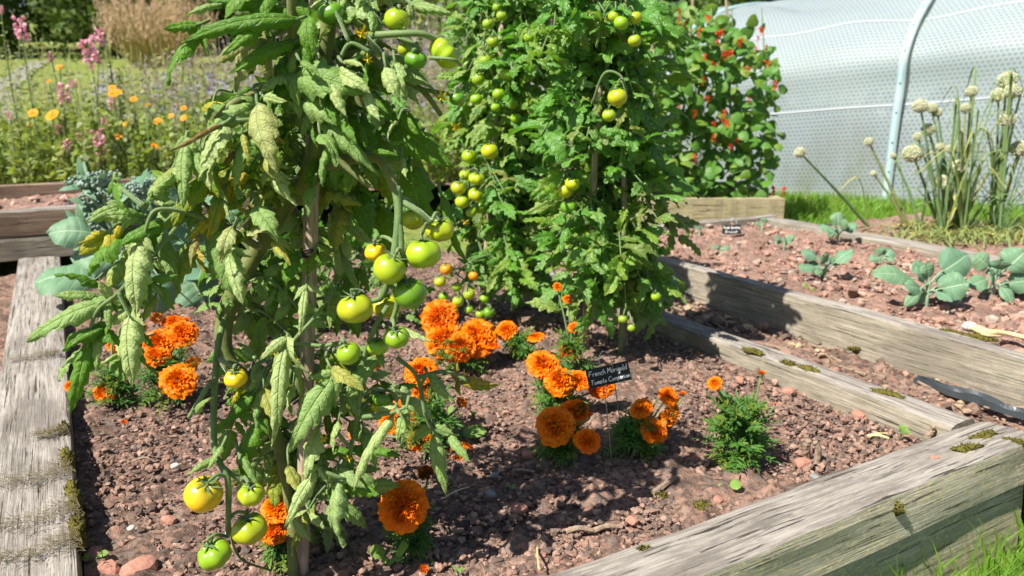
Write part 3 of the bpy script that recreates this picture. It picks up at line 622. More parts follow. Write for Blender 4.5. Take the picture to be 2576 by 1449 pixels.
# leaves: (base x, y), (tip x, y), width, dy, tint (yellow, pale, brown), droop, roll
G0, GP, GPP, GY, GYY, GB, GBL = (0, 0, 0), (.03, .5, 0), (.08, .92, .04), (.4, .35, .05), (.9, .2, .05), (.2, 0, 1.2), (.22, 1.0, .22)
BIG = [((500, 62), (412, 74), 52, -.10, G0), ((748, 48), (462, 108), 66, -.09, G0), ((500, 95), (424, 216), 50, -.10, G0), ((700, 18), (520, 5), 60, -.08, G0), ((745, 105), (575, 185), 66, -.08, G0), ((740, 130), (655, 290), 78, -.06, G0), ((735, 150), (690, 310), 72, -.05, G0), ((660, 70), (560, 140), 52, -.1, G0),
       ((560, 10), (470, 40), 40, -.09, GP), ((640, 150), (585, 235), 50, -.04, G0), ((735, 190), (660, 230), 52, -.07, GP),
       ((745, 190), (915, 235), 98, -.08, (0, .3, 0)), ((800, 290), (950, 440), 90, -.07, (0, .35, 0)), ((915, 232), (958, 306), 44, -.09, GPP), ((880, 290), (965, 440), 110, -.02, G0), ((985, 320), (1140, 420), 112, 0.0, G0), ((1035, 420), (1090, 585), 112, 0.0, G0), ((1010, 395), (1025, 452), 34, -.05, GPP), ((760, 250), (880, 330), 80, -.07, GP),
       ((1000, 285), (1075, 345), 62, -.02, G0), ((1040, 12), (1137, 36), 54, -.05, GP), ((985, 158), (1112, 262), 60, -.03, GP), ((930, 120), (868, 175), 44, -.05, GP), ((925, 12), (870, 60), 46, -.03, GP), ((1110, 488), (1186, 666), 38, -.03, G0), ((800, 475), (905, 520), 88, 0.02, GY), ((860, 520), (845, 640), 74, 0.03, GY), ((905, 480), (930, 600), 80, 0.03, G0), ((950, 520), (1000, 640), 84, 0.05, G0),
       # bleached and yellowing leaves on the left
       ((648, 262), (700, 430), 96, -.10, GBL), ((560, 322), (508, 455), 88, -.11, GPP), ((466, 362), (462, 525), 62, -.10, GP), ((562, 312), (416, 382), 24, -.12, GB), ((622, 345), (606, 500), 76, -.09, (0, .4, 0)), ((682, 425), (748, 515), 60, -.08, GPP), ((528, 440), (425, 585), 62, -.09, (.25, 0, 0)), ((575, 460), (520, 610), 58, -.07, GYY), ((505, 280), (560, 262), 34, -.10, GYY), ((668, 540), (585, 625), 60, -.03, (.5, 0, 0)),
       ((540, 545), (470, 605), 46, -.08, GYY), ((528, 560), (612, 768), 118, -.08, (0, .3, 0)), ((500, 590), (482, 672), 34, -.10, (.3, .6, .6)), ((578, 640), (612, 768), 66, -.10, GPP), ((745, 636), (722, 728), 72, -.05, G0), ((790, 640), (772, 694), 56, -.06, (.1, 0, 0)), ((640, 268), (520, 330), 70, -.09, GP), ((600, 380), (560, 420), 40, -.09, (.2, 0, .9)), ((640, 520), (660, 600), 50, 0.0, (.3, 0, .7)), ((690, 470), (640, 580), 66, 0.0, (.35, .2, 0)), ((470, 385), (430, 470), 50, -.09, GPP),
       # low left limb
       ((352, 600), (342, 795), 88, -.13, GPP), ((303, 600), (226, 695), 76, -.12, G0), ((252, 762), (70, 862), 58, -.13, (0, .45, 0)), ((255, 722), (138, 694), 42, -.12, G0), ((252, 745), (132, 745), 40, -.11, GP), ((330, 790), (332, 972), 78, -.13, GPP), ((262, 822), (160, 885), 52, -.13, G0), ((232, 850), (174, 1042), 58, -.13, G0), ((355, 545), (262, 545), 52, -.12, GP), ((290, 462), (322, 540), 46, -.11, G0), ((380, 500), (440, 440), 60, -.10, GP), ((412, 560), (300, 620), 44, -.12, G0), ((310, 745), (380, 735), 46, -.12, G0), ((300, 770), (250, 700), 44, -.12, GPP), ((395, 470), (410, 520), 56, -.09, GPP), ((410, 600), (440, 720), 60, -.08, GP), ((330, 640), (270, 740), 60, -.10, (.3, .5, 0)), ((440, 520), (380, 600), 64, -.07, GP), ((480, 620), (450, 740), 66, -.06, (.2, .3, 0)), ((205, 880), (150, 960), 40, -.12, GP), ((300, 520), (220, 560), 46, -.11, GP), ((430, 430), (380, 500), 56, -.09, (.35, .4, 0)), ((350, 850), (300, 960), 50, -.10, G0), ((370, 560), (395, 640), 50, -.10, G0), ((340, 820), (300, 900), 46, -.12, GPP), ((250, 820), (245, 930), 44, -.12, GP),
       # lower hanging leaves
       ((770, 728), (752, 842), 46, -.09, GPP), ((718, 872), (682, 1122), 78, -.11, GPP), ((832, 955), (735, 1135), 88, -.10, (0, .5, 0)), ((800, 1085), (772, 1205), 62, -.10, GPP), ((795, 1185), (718, 1325), 62, -.11, GPP), ((852, 1200), (868, 1374), 80, -.10, (0, .7, 0)), ((988, 1045), (892, 1235), 58, -.10, GPP), ((1022, 1028), (998, 1112), 60, -.09, GP), ((1092, 1085), (1122, 1245), 58, -.06, GP), ((1128, 1095), (1182, 1165), 38, -.06, GP), ((862, 1210), (962, 1252), 62, -.08, G0), ((945, 895), (868, 1002), 72, -.07, (0, .45, 0)), ((1080, 948), (1142, 1012), 52, -.05, GP), ((1158, 962), (1262, 966), 46, -.03, (.8, 0, .6)),
       ((890, 1135), (1012, 1150), 56, -.07, G0), ((640, 988), (565, 1070), 84, -.06, G0), ((652, 1060), (602, 1200), 72, -.06, G0), ((540, 1150), (470, 1198), 36, -.12, GP), ((490, 1040), (535, 1000), 34, -.11, GP), ((980, 832), (1082, 860), 36, -.08, GPP), ((830, 900), (795, 1065), 70, -.05, (.3, 0, 0)), ((770, 1290), (735, 1400), 58, -.06, GY), ((700, 1180), (690, 1290), 60, -.02, (.4, .1, 0)), ((880, 960), (905, 1060), 48, -.06, GP), ((760, 1000), (745, 900), 44, -.06, GPP), ((725, 960), (712, 1020), 30, -.10, (.7, .1, .7)), ((560, 1120), (525, 1180), 34, -.11, GP), ((600, 1140), (650, 1220), 40, -.09, (0, .3, 0)), ((915, 1090), (950, 1180), 50, -.07, GP), ((860, 640), (905, 740), 44, 0.02, GP), ((900, 690), (820, 800), 60, 0.04, G0), ((840, 740), (830, 830), 46, -.03, (.15, .3, 0))]
for (b, t, wd, dy, tint) in BIG:
    mb = MB(); B = FP(b[0], b[1], dy + 0.012); T = FP(t[0], t[1], dy - 0.012); big = wd > 45
    nh = CAMDIR + np.array([-0.35, 0, 0.25]) + rng.normal(0, 0.28, 3)
    leaflet(mb, B, T, nh, px(wd, YF + dy) * ((1.12 if wd < 100 else .92) if b[0] > 420 else 1.35), 23 if big else 15, 11 if big else 7, 5 if big else 4, 0.42, 0.10, 1.0, 0.9 if wd > 90 else 1.5, 0.105, (*tint, 1), twist=rng.normal(0, .5))
    d = unit(B - T); tube(mb, [T + (B - T) * 0.55, B, B + d * px(20, YF) + np.array([0, 0.006, 0.004])], [.001, .0019, .0022], 5, (0, .3, 0, 1), m=1, smooth=8)
    if big and tint != GBL:
        Ln = np.linalg.norm(B - T); sd = unit(np.cross(d, nh))
        for sg in (-1, 1):
            b_ = B + d * Ln * .10; dd = unit(sg * sd * .9 - d * .35 + np.array([0, 0, -.5]) + rng.normal(0, .25, 3)); l_ = Ln * rng.uniform(.34, .5)
            leaflet(mb, b_, b_ + dd * l_, nh + rng.normal(0, .4, 3), l_ * .55, 13, 7, 4, .4, .12, 1.2, 1.1, .1, (*tint, 1), twist=rng.normal(0, .4))
    lb = 'bleached and browning leaf' if tint == GBL else 'dried brown curled leaf' if tint == GB else 'yellow leaf' if tint == GYY else None
    o = mb.build('leaf', [M_LEAF, M_STEMG], front)
    if lb: o['label'] = lb
# rachises and inner compound leaves
for pts in [[(540, 560, -.06), (470, 535, -.10), (390, 530, -.12), (360, 600, -.125)], [(362, 520, -.12), (300, 470, -.11)], [(470, 540, -.09), (385, 640, -.12), (300, 735, -.125), (240, 790, -.125), (215, 900, -.125)], [(300, 735, -.125), (330, 800, -.125)], [(690, 290, -.05), (640, 300, -.09), (560, 310, -.1), (470, 360, -.1)], [(755, 950, -.03), (720, 900, -.09), (745, 850, -.08), (790, 800, -.07), (830, 740, -.05)], [(760, 1180, -.02), (800, 1180, -.09), (850, 1200, -.1), (900, 1210, -.08)], [(1000, 900, -.06), (1050, 950, -.05), (1075, 1060, -.05), (1110, 1090, -.05), (1130, 1095, -.05)], [(1050, 950, -.05), (1120, 935, -.03), (1180, 960, -.03)], [(905, 1050, -.07), (980, 1040, -.09), (1020, 1025, -.09)], [(738, 60, -.07), (640, 55, -.09), (500, 80, -.10)]]:
    mb = MB(); tube(mb, [FP(*q) for q in pts], [.0032, .0024, .002], 6, (0, .3, 0, 1), smooth=24); mb.build('leaf_stalk', M_STEMG, front)
INNER = [([(815, 200, .02), (900, 190, .05), (960, 250, .06)], (1010, 330), 90), ([(800, 330, .03), (880, 360, .06), (960, 350, .08)], (1040, 380), 100), ([(790, 420, .03), (870, 440, .07), (950, 430, .09)], (1010, 520), 95), ([(775, 440, .03), (850, 530, .08), (870, 600, .09)], (860, 700), 95), ([(720, 520, .03), (660, 430, .06), (620, 430, .07)], (560, 520), 85), ([(800, 330, .03), (720, 330, .05), (660, 360, .06)], (600, 440), 85), ([(826, 100, .02), (760, 70, .03), (690, 90, .03)], (600, 120), 95), ([(830, 0, .02), (750, -30, .03), (650, -20, .03)], (560, 10), 95), ([(830, 0, .02), (900, -40, .03), (960, -20, .03)], (1020, 10), 85), ([(640, 985, .03), (700, 1050, .06), (740, 1150, .05)], (760, 1250), 90), ([(735, 1250, .02), (820, 1200, .05), (900, 1180, .05)], (960, 1180), 80), ([(733, 1300, .02), (800, 1300, .04), (850, 1330, .03)], (870, 1400), 80), ([(830, 150, .05), (900, 100, .07), (960, 60, .07)], (1010, 20), 80)]
MORE = [([(738, 20, -.06), (690, -30, -.07), (620, -50, -.07)], (560, -40), 100), ([(735, 60, -.06), (680, 90, -.06), (620, 110, -.05)], (545, 165), 100), ([(738, 130, -.05), (700, 190, -.04), (660, 220, -.03)], (620, 300), 90), ([(826, 60, .0), (880, 30, .02), (940, 10, .02)], (1000, -30), 85), ([(815, 180, .03), (740, 200, .05), (690, 240, .06)], (640, 340), 95), ([(800, 330, .03), (860, 330, .05), (920, 380, .06)], (960, 470), 100), ([(790, 400, .03), (830, 450, .05), (880, 480, .07)], (930, 570), 95),
        ([(812, 250, .05), (900, 260, .08), (990, 300, .1)], (1060, 400), 105), ([(800, 300, .06), (880, 220, .09), (960, 200, .1)], (1040, 230), 95), ([(715, 510, .03), (690, 440, .05), (640, 400, .06)], (570, 470), 90), ([(650, 620, .02), (600, 640, .04), (560, 650, .05)], (500, 720), 85), ([(735, 560, .05), (700, 600, .07), (680, 650, .08)], (650, 720), 80), ([(560, 560, -.03), (500, 500, -.06), (440, 470, -.07)], (380, 430), 70), ([(360, 560, -.11), (300, 560, -.11), (260, 600, -.11)], (200, 640), 60), ([(300, 735, -.115), (350, 700, -.11), (400, 720, -.11)], (440, 780), 60), ([(645, 985, .02), (600, 1030, -.02), (580, 1080, -.03)], (560, 1160), 70), ([(704, 1130, -.01), (660, 1150, -.03), (630, 1190, -.03)], (610, 1270), 70), ([(730, 1250, -.01), (800, 1250, -.03), (860, 1270, -.04)], (920, 1330), 70), ([(760, 950, .03), (820, 940, .03), (870, 950, .03)], (930, 1010), 80), ([(760, 1020, .03), (830, 1030, .04), (880, 1060, .04)], (930, 1120), 80), ([(915, 1000, -.04), (980, 980, -.03), (1030, 1000, -.02)], (1090, 1060), 70), ([(733, 1300, .03), (790, 1330, .04), (830, 1370, .04)], (860, 1440), 70), ([(760, 760, .04), (820, 750, .06), (870, 770, .07)], (900, 850), 80)]
INNER = INNER + MORE
FM = MB()
def ftint(): return (rng.choice([0, 0, .15, .4, .8], p=[.5, .25, .15, .07, .03]), rng.choice([0, .15, .4, .85]), rng.choice([0, 0, 0, .5], p=[.4, .3, .25, .05]), 1)
for pts, tip, sl_ in INNER:
    compound_leaf(FM, [FP(*q) for q in pts], CAMDIR + rng.normal(0, .45, 3), FP(tip[0], tip[1], pts[-1][2] + 0.01), px(sl_ * .85, 1.0), 2, 0.62, ftint(), 0.7, serr=0.45, droop=1.2, roll=1.2, jit=.3)
mpx = [(737, 1478), (733, 1300), (704, 1130), (645, 985), (572, 905), (566, 800), (612, 690), (655, 615), (712, 520), (775, 440), (800, 330), (812, 200), (826, 60), (835, -80)]
mxy = smooth_path([(x, y, 0) for x, y in mpx], 80)[:, :2]
def front_ok(x, y):
    if y < 330: return 520 < x < 1090 - 40 * (y > 250)
    if y < 520: return 440 < x < 1110
    if y < 900: return (470 < x < 860) or (x < 960 and y < 640)
    if y < 1330: return 560 < x < 1100 - .25 * (y - 900)
    return False
nf = 0
while nf < 110:
    x, y = rng.uniform(430, 1130), rng.uniform(-60, 1330)
    if not front_ok(x, y) or (535 < x < 715 and 540 < y < 930): continue
    nf += 1; dy = rng.uniform(-.07, .12)
    if 520 < y < 950 and (830 < x < 1160 or 520 < x < 700): dy = rng.uniform(.03, .13)
    if 420 < y < 740 and 690 < x < 830: dy = rng.uniform(.03, .12)
    if y > 1130 and x < 690: dy = rng.uniform(-.02, .06)
    if 90 < y < 300 and 720 < x < 980: dy = rng.uniform(.0, .1)
    i = int(np.argmin(np.hypot(mxy[:, 0] - x, (mxy[:, 1] + 40 - y) * 1.4))); A = FP(*mxy[i], .01); T = FP(x, y, dy); v = T - A; d = np.linalg.norm(v)
    if d > .17: A = T - v / d * .17; v = T - A; d = .17
    tl = rng.uniform(.028, .045); E = T - unit(v) * tl; mid = (A + E) / 2 + UP * (.01 + .15 * d)
    compound_leaf(FM, [A, mid, E], unit(CAMDIR + rng.normal(0, .55, 3)), T, rng.uniform(.026, .042), 2 if d < .1 else 3, 0.62, ftint(), rng.uniform(.3, .9), .0016, serr=0.5, droop=1.2, roll=1.1, jit=.35, q=(13, 7), wr=.09)
for (x0, x1, y0, y1, n_, tints) in [(480, 700, 240, 640, 26, [(.1, .8, 0, 1), (.5, .5, .1, 1), (.1, .95, .3, 1), (.9, .2, .3, 1), (0, .4, 0, 1)]), (745, 1010, 150, 470, 22, [(0, .3, 0, 1), (0, .7, 0, 1), (0, 0, 0, 1), (.1, .9, 0, 1)]), (640, 860, 850, 1320, 14, [(.1, .8, 0, 1), (0, .3, 0, 1), (.4, .5, .2, 1)]), (270, 430, 560, 900, 10, [(.1, .8, 0, 1), (0, .2, 0, 1), (.3, .5, .1, 1)])]:
    for k in range(n_):
        x, y = rng.uniform(x0, x1), rng.uniform(y0, y1); a = rng.normal(1.3, .6); l_ = rng.uniform(55, 105); dy = rng.uniform(-.11, -.06); T = FP(x + math.cos(a) * l_, y + math.sin(a) * l_, dy - .01); B = FP(x, y, dy + rng.uniform(.0, .02)); c_ = tints[rng.integers(len(tints))]; nh = CAMDIR + np.array([-.4, 0, .3]) + rng.normal(0, .45, 3)
        leaflet(FM, B, T, nh, px(l_ * rng.uniform(.42, .6), .87), 17, 9, 4, .38, .12, 1.2, rng.choice([.8, 1.5, 2.1]), .12, c_, twist=rng.normal(0, .8)); v = unit(B - T)
        tube(FM, [B, B + v * .012 + np.array([0, .012, .004]), B + v * .02 + np.array([0, .05, -.004])], [.0013, .0017, .002], 5, (0, .3, 0, 1), m=1, smooth=6)
tag(FM.build('foliage', [M_LEAF, M_STEMG], front), kind='stuff')

# stakes
def stake(pts, rad, label, tie=None):
    mb = MB(); tube(mb, pts, rad, 12, smooth=40, rough=0.02)
    o = mb.build('wooden_stake', M_CANE); tag(o, label, 'stake', 'wooden stakes holding the tomato plants')
    if tie is not None:
        for (p, r_) in tie:
            mb = MB()
            for k in range(4):
                a = np.linspace(0, 6.28, 17); rr = r_ * (1.06 + 0.05 * k % 0.08); mb_p = [p + np.array([math.cos(t) * rr, math.sin(t) * rr, 0.0022 * k + 0.0015 * math.sin(t + k)]) for t in a]
                tube(mb, mb_p, 0.0012, 5, cap=False, smooth=32)
            q = mb.build('twine_tie', M_TWINE, o)
    return o
sb = G(757, 1500, -0.03); st = P(800, -120, 0.985)
def on(a, b, z): return a + (b - a) * ((z - a[2]) / (b[2] - a[2]))
stake([sb, on(sb, st, .3), st], [.0092, .0092, .0092], 'thick grey wooden stake standing in front of the soil beside the front tomato stem', [(on(sb, st, P(765, 640, .95)[2]), .0092)])

# ------------------------------------------------------------------ cherry tomato plants behind
def bush(name, base, top, label, cells, fruit, seed, trusses=(), Y0=None, leaf_mat=M_LEAF2, size=1.0, flowers=(), pale=0.0):
    """a tomato plant: stem from base to top, compound leaves ending near the given cells (x, y, dy)"""
    r = np.random.default_rng(seed); root = thing('tomato_plant', base, label, 'tomato plant')
    Y0 = Y0 or base[1]; mb = MB(); zt = top[2]
    n_side = 3; stems = [[base, base * .7 + top * .3 + np.array([.02, .03, 0]), base * .35 + top * .65 + np.array([-.012, .035, 0]), top + np.array([.02, .05, 0])]]
    for k in range(n_side):
        a = r.random() * 6.28; o = np.array([math.cos(a), .3 + abs(math.sin(a)), 0]) * 0.07
        stems.append([base + (top - base) * 0.15 * k, base * .6 + top * .4 + o, base * .1 + top * .9 + o * 1.5])
    for k, s_ in enumerate(stems): tube(mb, s_, [.006, .0045, .003] if k == 0 else [.0042, .0034, .0025], 7, smooth=20)
    mb.build('main_stem', M_STEMG, root)
    mb = MB(); stp = [smooth_path(s_, 20) for s_ in stems]
    for (x, y, dy) in cells:
        tip = P(x, y, Y0 + dy); c = stp[r.integers(len(stp))]
        k = int(np.clip(np.argmin(np.abs(c[:, 2] - (tip[2] + r.uniform(-.06, .13)))), 0, len(c) - 1)); a = c[k]
        v = tip - a; d = np.linalg.norm(v)
        if d > 0.36: a = tip - v / d * 0.36; v = tip - a; d = 0.36
        tl = min(0.070, max(0.042, 0.3 * d)) * size * (0.85 + .3 * r.random()); e = tip - unit(v) * tl
        mid = (a + e) / 2 + np.array([0, 0, 0.03 + 0.12 * d])
        F = unit(UP * 0.75 + CAMDIR * 0.55 + unit(np.array([v[0], v[1], 0])) * 0.35 + r.normal(0, .45, 3))
        compound_leaf(mb, [a, mid, e], F, tip, 0.060 * size * (.7 + .6 * r.random()), 3, 0.50, (r.choice([0, 0, 0, .18]), .35 * r.random() ** 2, r.choice([0] * 11 + [.4]), 1), r.uniform(.1, .6), .0019, 3 + r.integers(3), (15, 7), 1.0, 0.6, 0.85, wr=0.13, fold=0.30, jit=.4)
    mb.build('foliage', [leaf_mat, M_STEMG], root)
    TM = [MB() for _ in trusses]
    for (pts, rad), m_ in zip(trusses, TM): tube(m_, [P(q[0], q[1], Y0 + q[2]) for q in pts], rad, 6, smooth=18)
    allp = [(P(q[0], q[1], Y0 + q[2]), m_) for (pts, _), m_ in zip(trusses, TM) for q in smooth_path([(*q,) for q in pts], 10)]
    for x, y, r_, c, dy in fruit:
        dy -= .05; pos = P(x, y, Y0 + dy); top_ = tomato(root, pos, px(r_ * .93, Y0 + dy), c, TOMS[2] if r_ < 22 else None)
        if allp:
            near, m_ = min(allp, key=lambda q: np.linalg.norm(q[0] - top_))
            if np.linalg.norm(near - top_) < .12: tube(m_, [top_, (top_ + near) / 2 + [0, 0, .008], near], [.0016, .0016, .002], 5, smooth=6)
    for m_ in TM: m_.build('fruit_truss', M_STEMG, root)
    for x, y, r_, dy in flowers: place('flower', TFL[int(x) % 2], root, frame_M(P(x, y, Y0 + dy), (rng.normal(0, .4), -.7, -.5), rng.random() * 6, px(r_, Y0)))
    return root
def cells(n, x0, x1, y0, y1, d0, d1, seed, test=None):
    r = np.random.default_rng(seed); out = []; k = 0
    while len(out) < n and k < n * 40:
        k += 1; x, y = r.uniform(x0, x1), r.uniform(y0, y1)
        if out and min(math.hypot(x - q[0], y - q[1]) for q in out[-60:]) < 22: continue
        if test is None or test(x, y): out.append((x, y, r.uniform(d0, d1)))
    return out
cb = G(1222, 815, 0.0)
cherryF = [(1221, 153, 17, CG, -.03), (1203, 199, 18, CG, -.04), (1198, 250, 16, CG, -.04), (1275, 190, 20, CG, -.02), (1255, 236, 18, CG, -.03), (1247, 270, 13, CG, -.04), (1288, 260, 16, CG, -.03), (1298, 297, 15, CG, -.02), (1312, 145, 16, CGY, 0), (1325, 190, 20, CDG, .02), (1232, 380, 24, CYG, -.02), (1180, 393, 20, CGY, 0), (1199, 450, 22, CGY, -.05), (1153, 473, 20, CGY, -.04), (1197, 490, 22, CGY, -.05), (1163, 508, 20, CGY, -.04), (1208, 520, 20, CG, 0), (1186, 533, 16, CG, -.03), (1170, 440, 16, CGY, -.01), (1251, 18, 13, CG, .05),
           (1122, 677, 17, CO, -.05), (1191, 694, 14, CO, -.04), (1107, 708, 17, CYG, -.05), (1150, 721, 15, CG, -.03), (1180, 740, 17, CGY, -.05), (1116, 746, 14, CG, -.03), (1152, 758, 16, CGY, -.05), (1180, 778, 14, CG, -.04), (1208, 790, 14, CG, -.04), (1230, 786, 17, CDG, -.04), (1218, 752, 13, CG, -.02), (1140, 782, 17, CG, -.02), (1228, 60, 15, CG, -.03), (1262, 40, 14, CG, -.04), (1240, 105, 16, CG, -.03), (1330, 95, 14, CG, -.05)]
cherryT = [([(1290, 330, 0), (1240, 190, -.02), (1215, 140, -.02)], [.003, .002]), ([(1285, 300, 0), (1270, 200, -.01), (1300, 130, 0)], [.003, .002]), ([(1255, 390, 0), (1215, 380, -.02), (1185, 400, -.03), (1180, 520, -.04)], [.003, .002]), ([(1230, 640, 0), (1180, 660, -.03), (1150, 700, -.04), (1165, 770, -.04)], [.003, .0025, .002]), ([(1150, 690, -.04), (1210, 740, -.03), (1225, 780, -.03)], [.0022, .0018])]
bush('tomato_plant', cb, P(1275, -60, cb[1]), 'middle cherry tomato plant with strings of small green fruit, two of them orange', cells(100, 1125, 1480, -60, 800, -.02, .18, 41, lambda x, y: not (1140 < x < 1250 and 130 < y < 560)) + cells(34, 1110, 1290, 40, 660, .07, .22, 47) + cells(16, 1085, 1150, 60, 560, .0, .2, 48) + cells(46, 1255, 1420, -20, 760, -.10, .05, 49) + cells(26, 1255, 1370, 120, 740, -.20, -.06, 50), cherryF, 42, cherryT, flowers=[(1440, 100, 14, 0), (1145, 320, 14, -.1)])
rb = G(1560, 900, 0.0)
inR = lambda x, y: x < 1680 + 60 * (y < 520) - 140 * (y < 60) + 90 * (y > 560) * (y < 830) and (y < 850 - 0.25 * abs(x - 1500))
rightF = [(1545, 42, 16, CGY, -.08), (1563, 58, 20, CG, -.09), (1598, 45, 18, CGY, -.08), (1596, 102, 17, CGY, -.09), (1553, 245, 26, CYG, -.11), (1532, 290, 18, CGY, -.10), (1567, 803, 13, CG, -.1), (1588, 825, 12, CG, -.1), (1650, 746, 14, CG, -.05), (1440, 462, 20, CYG, -.02), (1420, 480, 22, CYG, 0), (1405, 470, 20, CG, .02), (1430, 520, 22, CDG, 0), (1555, 720, 15, CDG, -.02)]
rightT = [([(1500, 120, -.08), (1530, 15, -.1), (1580, 25, -.1), (1605, 90, -.09)], [.003, .0022]), ([(1490, 260, -.08), (1520, 185, -.11), (1560, 190, -.12), (1575, 230, -.12)], [.003, .0025]), ([(1570, 700, -.06), (1575, 780, -.1)], [.002, .0015]), ([(1480, 430, 0), (1430, 440, -.02)], [.003, .002]), ([(1600, 700, -.03), (1650, 730, -.05)], [.002, .0018])]
bush('tomato_plant', rb, P(1510, -80, rb[1] - .03), 'right bushy tomato plant with glossy crinkled leaves beside the mossy sleeper', cells(160, 1310, 1840, -60, 920, -.17, .16, 43, inR), rightF, 44, rightT, flowers=[(1170, 560, 12, 0)], size=1.08)
lb_ = G(885, 840, 0.0)
bush('tomato_plant', lb_, P(900, 180, lb_[1]), 'small leafy tomato plant half hidden behind the thick stake', cells(44, 620, 1110, 330, 880, -.06, .14, 45), [(873, 455, 12, CG, 0), (660, 830, 22, CGY, 0)], 46, [([(880, 420, 0), (875, 440, 0)], [.002, .002])], flowers=[], size=0.95)
c1 = G(1208, 830, -.03); stake([c1, P(1248, 320, cb[1] - .01), P(1262, 60, cb[1] + .02)], [.0085, .008, .0075], 'grey cane leaning behind the strings of small green tomatoes')
c2 = G(1468, 905, -.03); stake([c2, P(1482, 650, rb[1] - .01), P(1508, 215, rb[1] - .04)], [.0085, .008, .0075], 'thin stake inside the right bushy tomato plant')
c3 = G(1572, 900, -.03); stake([c3, P(1570, 640, rb[1]), P(1568, -60, rb[1] + .01)], [.007, .007, .006], 'tall cane at the right edge of the bushy tomato plant')

# ------------------------------------------------------------------ marigolds
def marigold_mesh(kind, seed):
    r = np.random.default_rng(seed); mb = MB()
    if kind == 'pom':      q_ = .75 + .12 * (seed % 3); rings = [(1.0, .24, -14, 12, .72), (.92, .34 * q_, 2, 12, .7), (.80, .42 * q_, 18, 11, .62), (.66, .48 * q_, 34, 10, .56), (.50, .54 * q_, 50, 9, .5), (.34, .58 * q_, 64, 8, .42), (.18, .60 * q_, 80, 6, .36)]
    elif kind == 'flat':   rings = [(1.0, .22, -14, 11, .66), (.93, .30, 0, 11, .62), (.80, .38, 14, 10, .55), (.60, .42, 34, 10, .4), (.46, .46, 52, 10, .3), (.30, .48, 68, 8, .25), (.14, .48, 80, 5, .22)]
    elif kind == 'dead':   rings = [(.75, .5, 40, 12, .3), (.6, .6, 58, 12, .26), (.45, .65, 70, 10, .24), (.25, .7, 82, 7, .2)]
    else:                  rings = [(.6, .7, 60, 9, .4), (.4, .75, 72, 8, .36), (.2, .8, 84, 5, .3)]
    for (rad, z, el, n, wd) in rings:
        for k in range(n):
            a = (k + r.random() * .5) * 6.28 / n + rad * 9; e = R(el + r.normal(0, 9)); d0 = np.array([math.cos(a), math.sin(a), 0])
            L = (.62 if kind != 'dead' else .5) * (0.9 + .25 * r.random()) * (1 if rad > .3 else .7); di = d0 * math.cos(e) + UP * math.sin(e)
            tip = d0 * rad * (.93 + .14 * r.random()) + UP * (z - .35 + .25 * math.sin(e)); b = tip - di * L
            nn = unit(UP * math.cos(e) - d0 * math.sin(e) + r.normal(0, .15, 3))
            tint = (max(0, r.normal(.0, .12)), 0, 1.0 if kind == 'dead' and r.random() < .8 else 0, 1)
            W = wd * (.85 + .3 * r.random()); nu, nv = 6, 6
            s = np.linspace(0, 1, nu); v = np.linspace(-1, 1, nv); S, Vv = np.meshgrid(s, v, indexing='ij'); hw = W / 2 * (.35 + .75 * np.sin(np.pi * .5 * S ** .8)); hw[-1] *= .86
            y = unit(tip - b); x = unit(np.cross(y, nn)); zz = np.cross(x, y)
            ruf = .11 * np.sin(Vv * 4.6 + r.random() * 6) * S ** 2 + .05 * r.normal(0, 1, S.shape) * S ** 2; curl = -.10 * S ** 3 * (1.5 if el < 20 else .6) + .06 * Vv ** 2
            Vx = b + (Vv * hw)[..., None] * x + (S * L + .04 * np.cos(Vv * 6 + r.random() * 6) * S)[..., None] * y + (ruf + curl)[..., None] * zz
            mb.add(Vx.reshape(-1, 3), grid_faces(nu, nv), None, np.stack([Vv, S * (.45 + .55 * min(1, rad + .1)), 0 * S], -1).reshape(-1, 3), tint)
    if kind == 'flat':
        for k in range(150):
            rr = .62 * math.sqrt(r.random()); a = r.random() * 6.28; b = np.array([rr * math.cos(a) * .6, rr * math.sin(a) * .6, -.15]); t = np.array([rr * math.cos(a), rr * math.sin(a), .30 - .25 * rr ** 2 + r.normal(0, .03)])
            tube(mb, [b, t], [.012, .028], 5, (0, 0, 0, 1), smooth=3)
    return mb.mesh(kind + '_marigold_mesh', M_ORANGE)
def cup_mesh():
    mb = MB(); tube(mb, [(0, 0, -.75), (0, 0, -.6), (0, 0, -.3), (0, 0, .02)], [.10, .20, .30, .34], 10); return mb.mesh('marigold_calyx', M_CALYX)
MG = {k: [marigold_mesh(k, s_) for s_ in sd] for k, sd in dict(pom=(1, 2, 3, 9, 10), flat=(4, 5), dead=(6, 7), bud=(8,)).items()}; CUP = cup_mesh()
def feather_leaf(mb, a, b, F, n, ll, wd, C):
    p = smooth_path([a, (a + b) / 2 + UP * 0.008, b], 12); tube(mb, [a, (a + b) / 2 + UP * 0.008, b], [.0008, .0005], 4, smooth=6, cap=False)
    for k in range(n):
        i = min(len(p) - 2, int((.2 + .8 * k / n) * (len(p) - 1))); t = unit(p[i + 1] - p[i]); s = unit(np.cross(t, F))
        for sg in (-1, 1):
            d = unit(t * .75 + s * sg + rng.normal(0, .15, 3)); leaflet(mb, p[i], p[i] + d * ll * (1 - .4 * abs(k / n - .4)), F + rng.normal(0, .2, 3), wd, 5, 3, 1, 0, .25, .4, 0, 0, C, 'lance')
    leaflet(mb, p[-1], p[-1] + unit(p[-1] - p[-2]) * ll, F, wd, 5, 3, 1, 0, .25, .4, 0, 0, C, 'lance')
GRP_M = 'orange marigolds planted between the tomatoes'
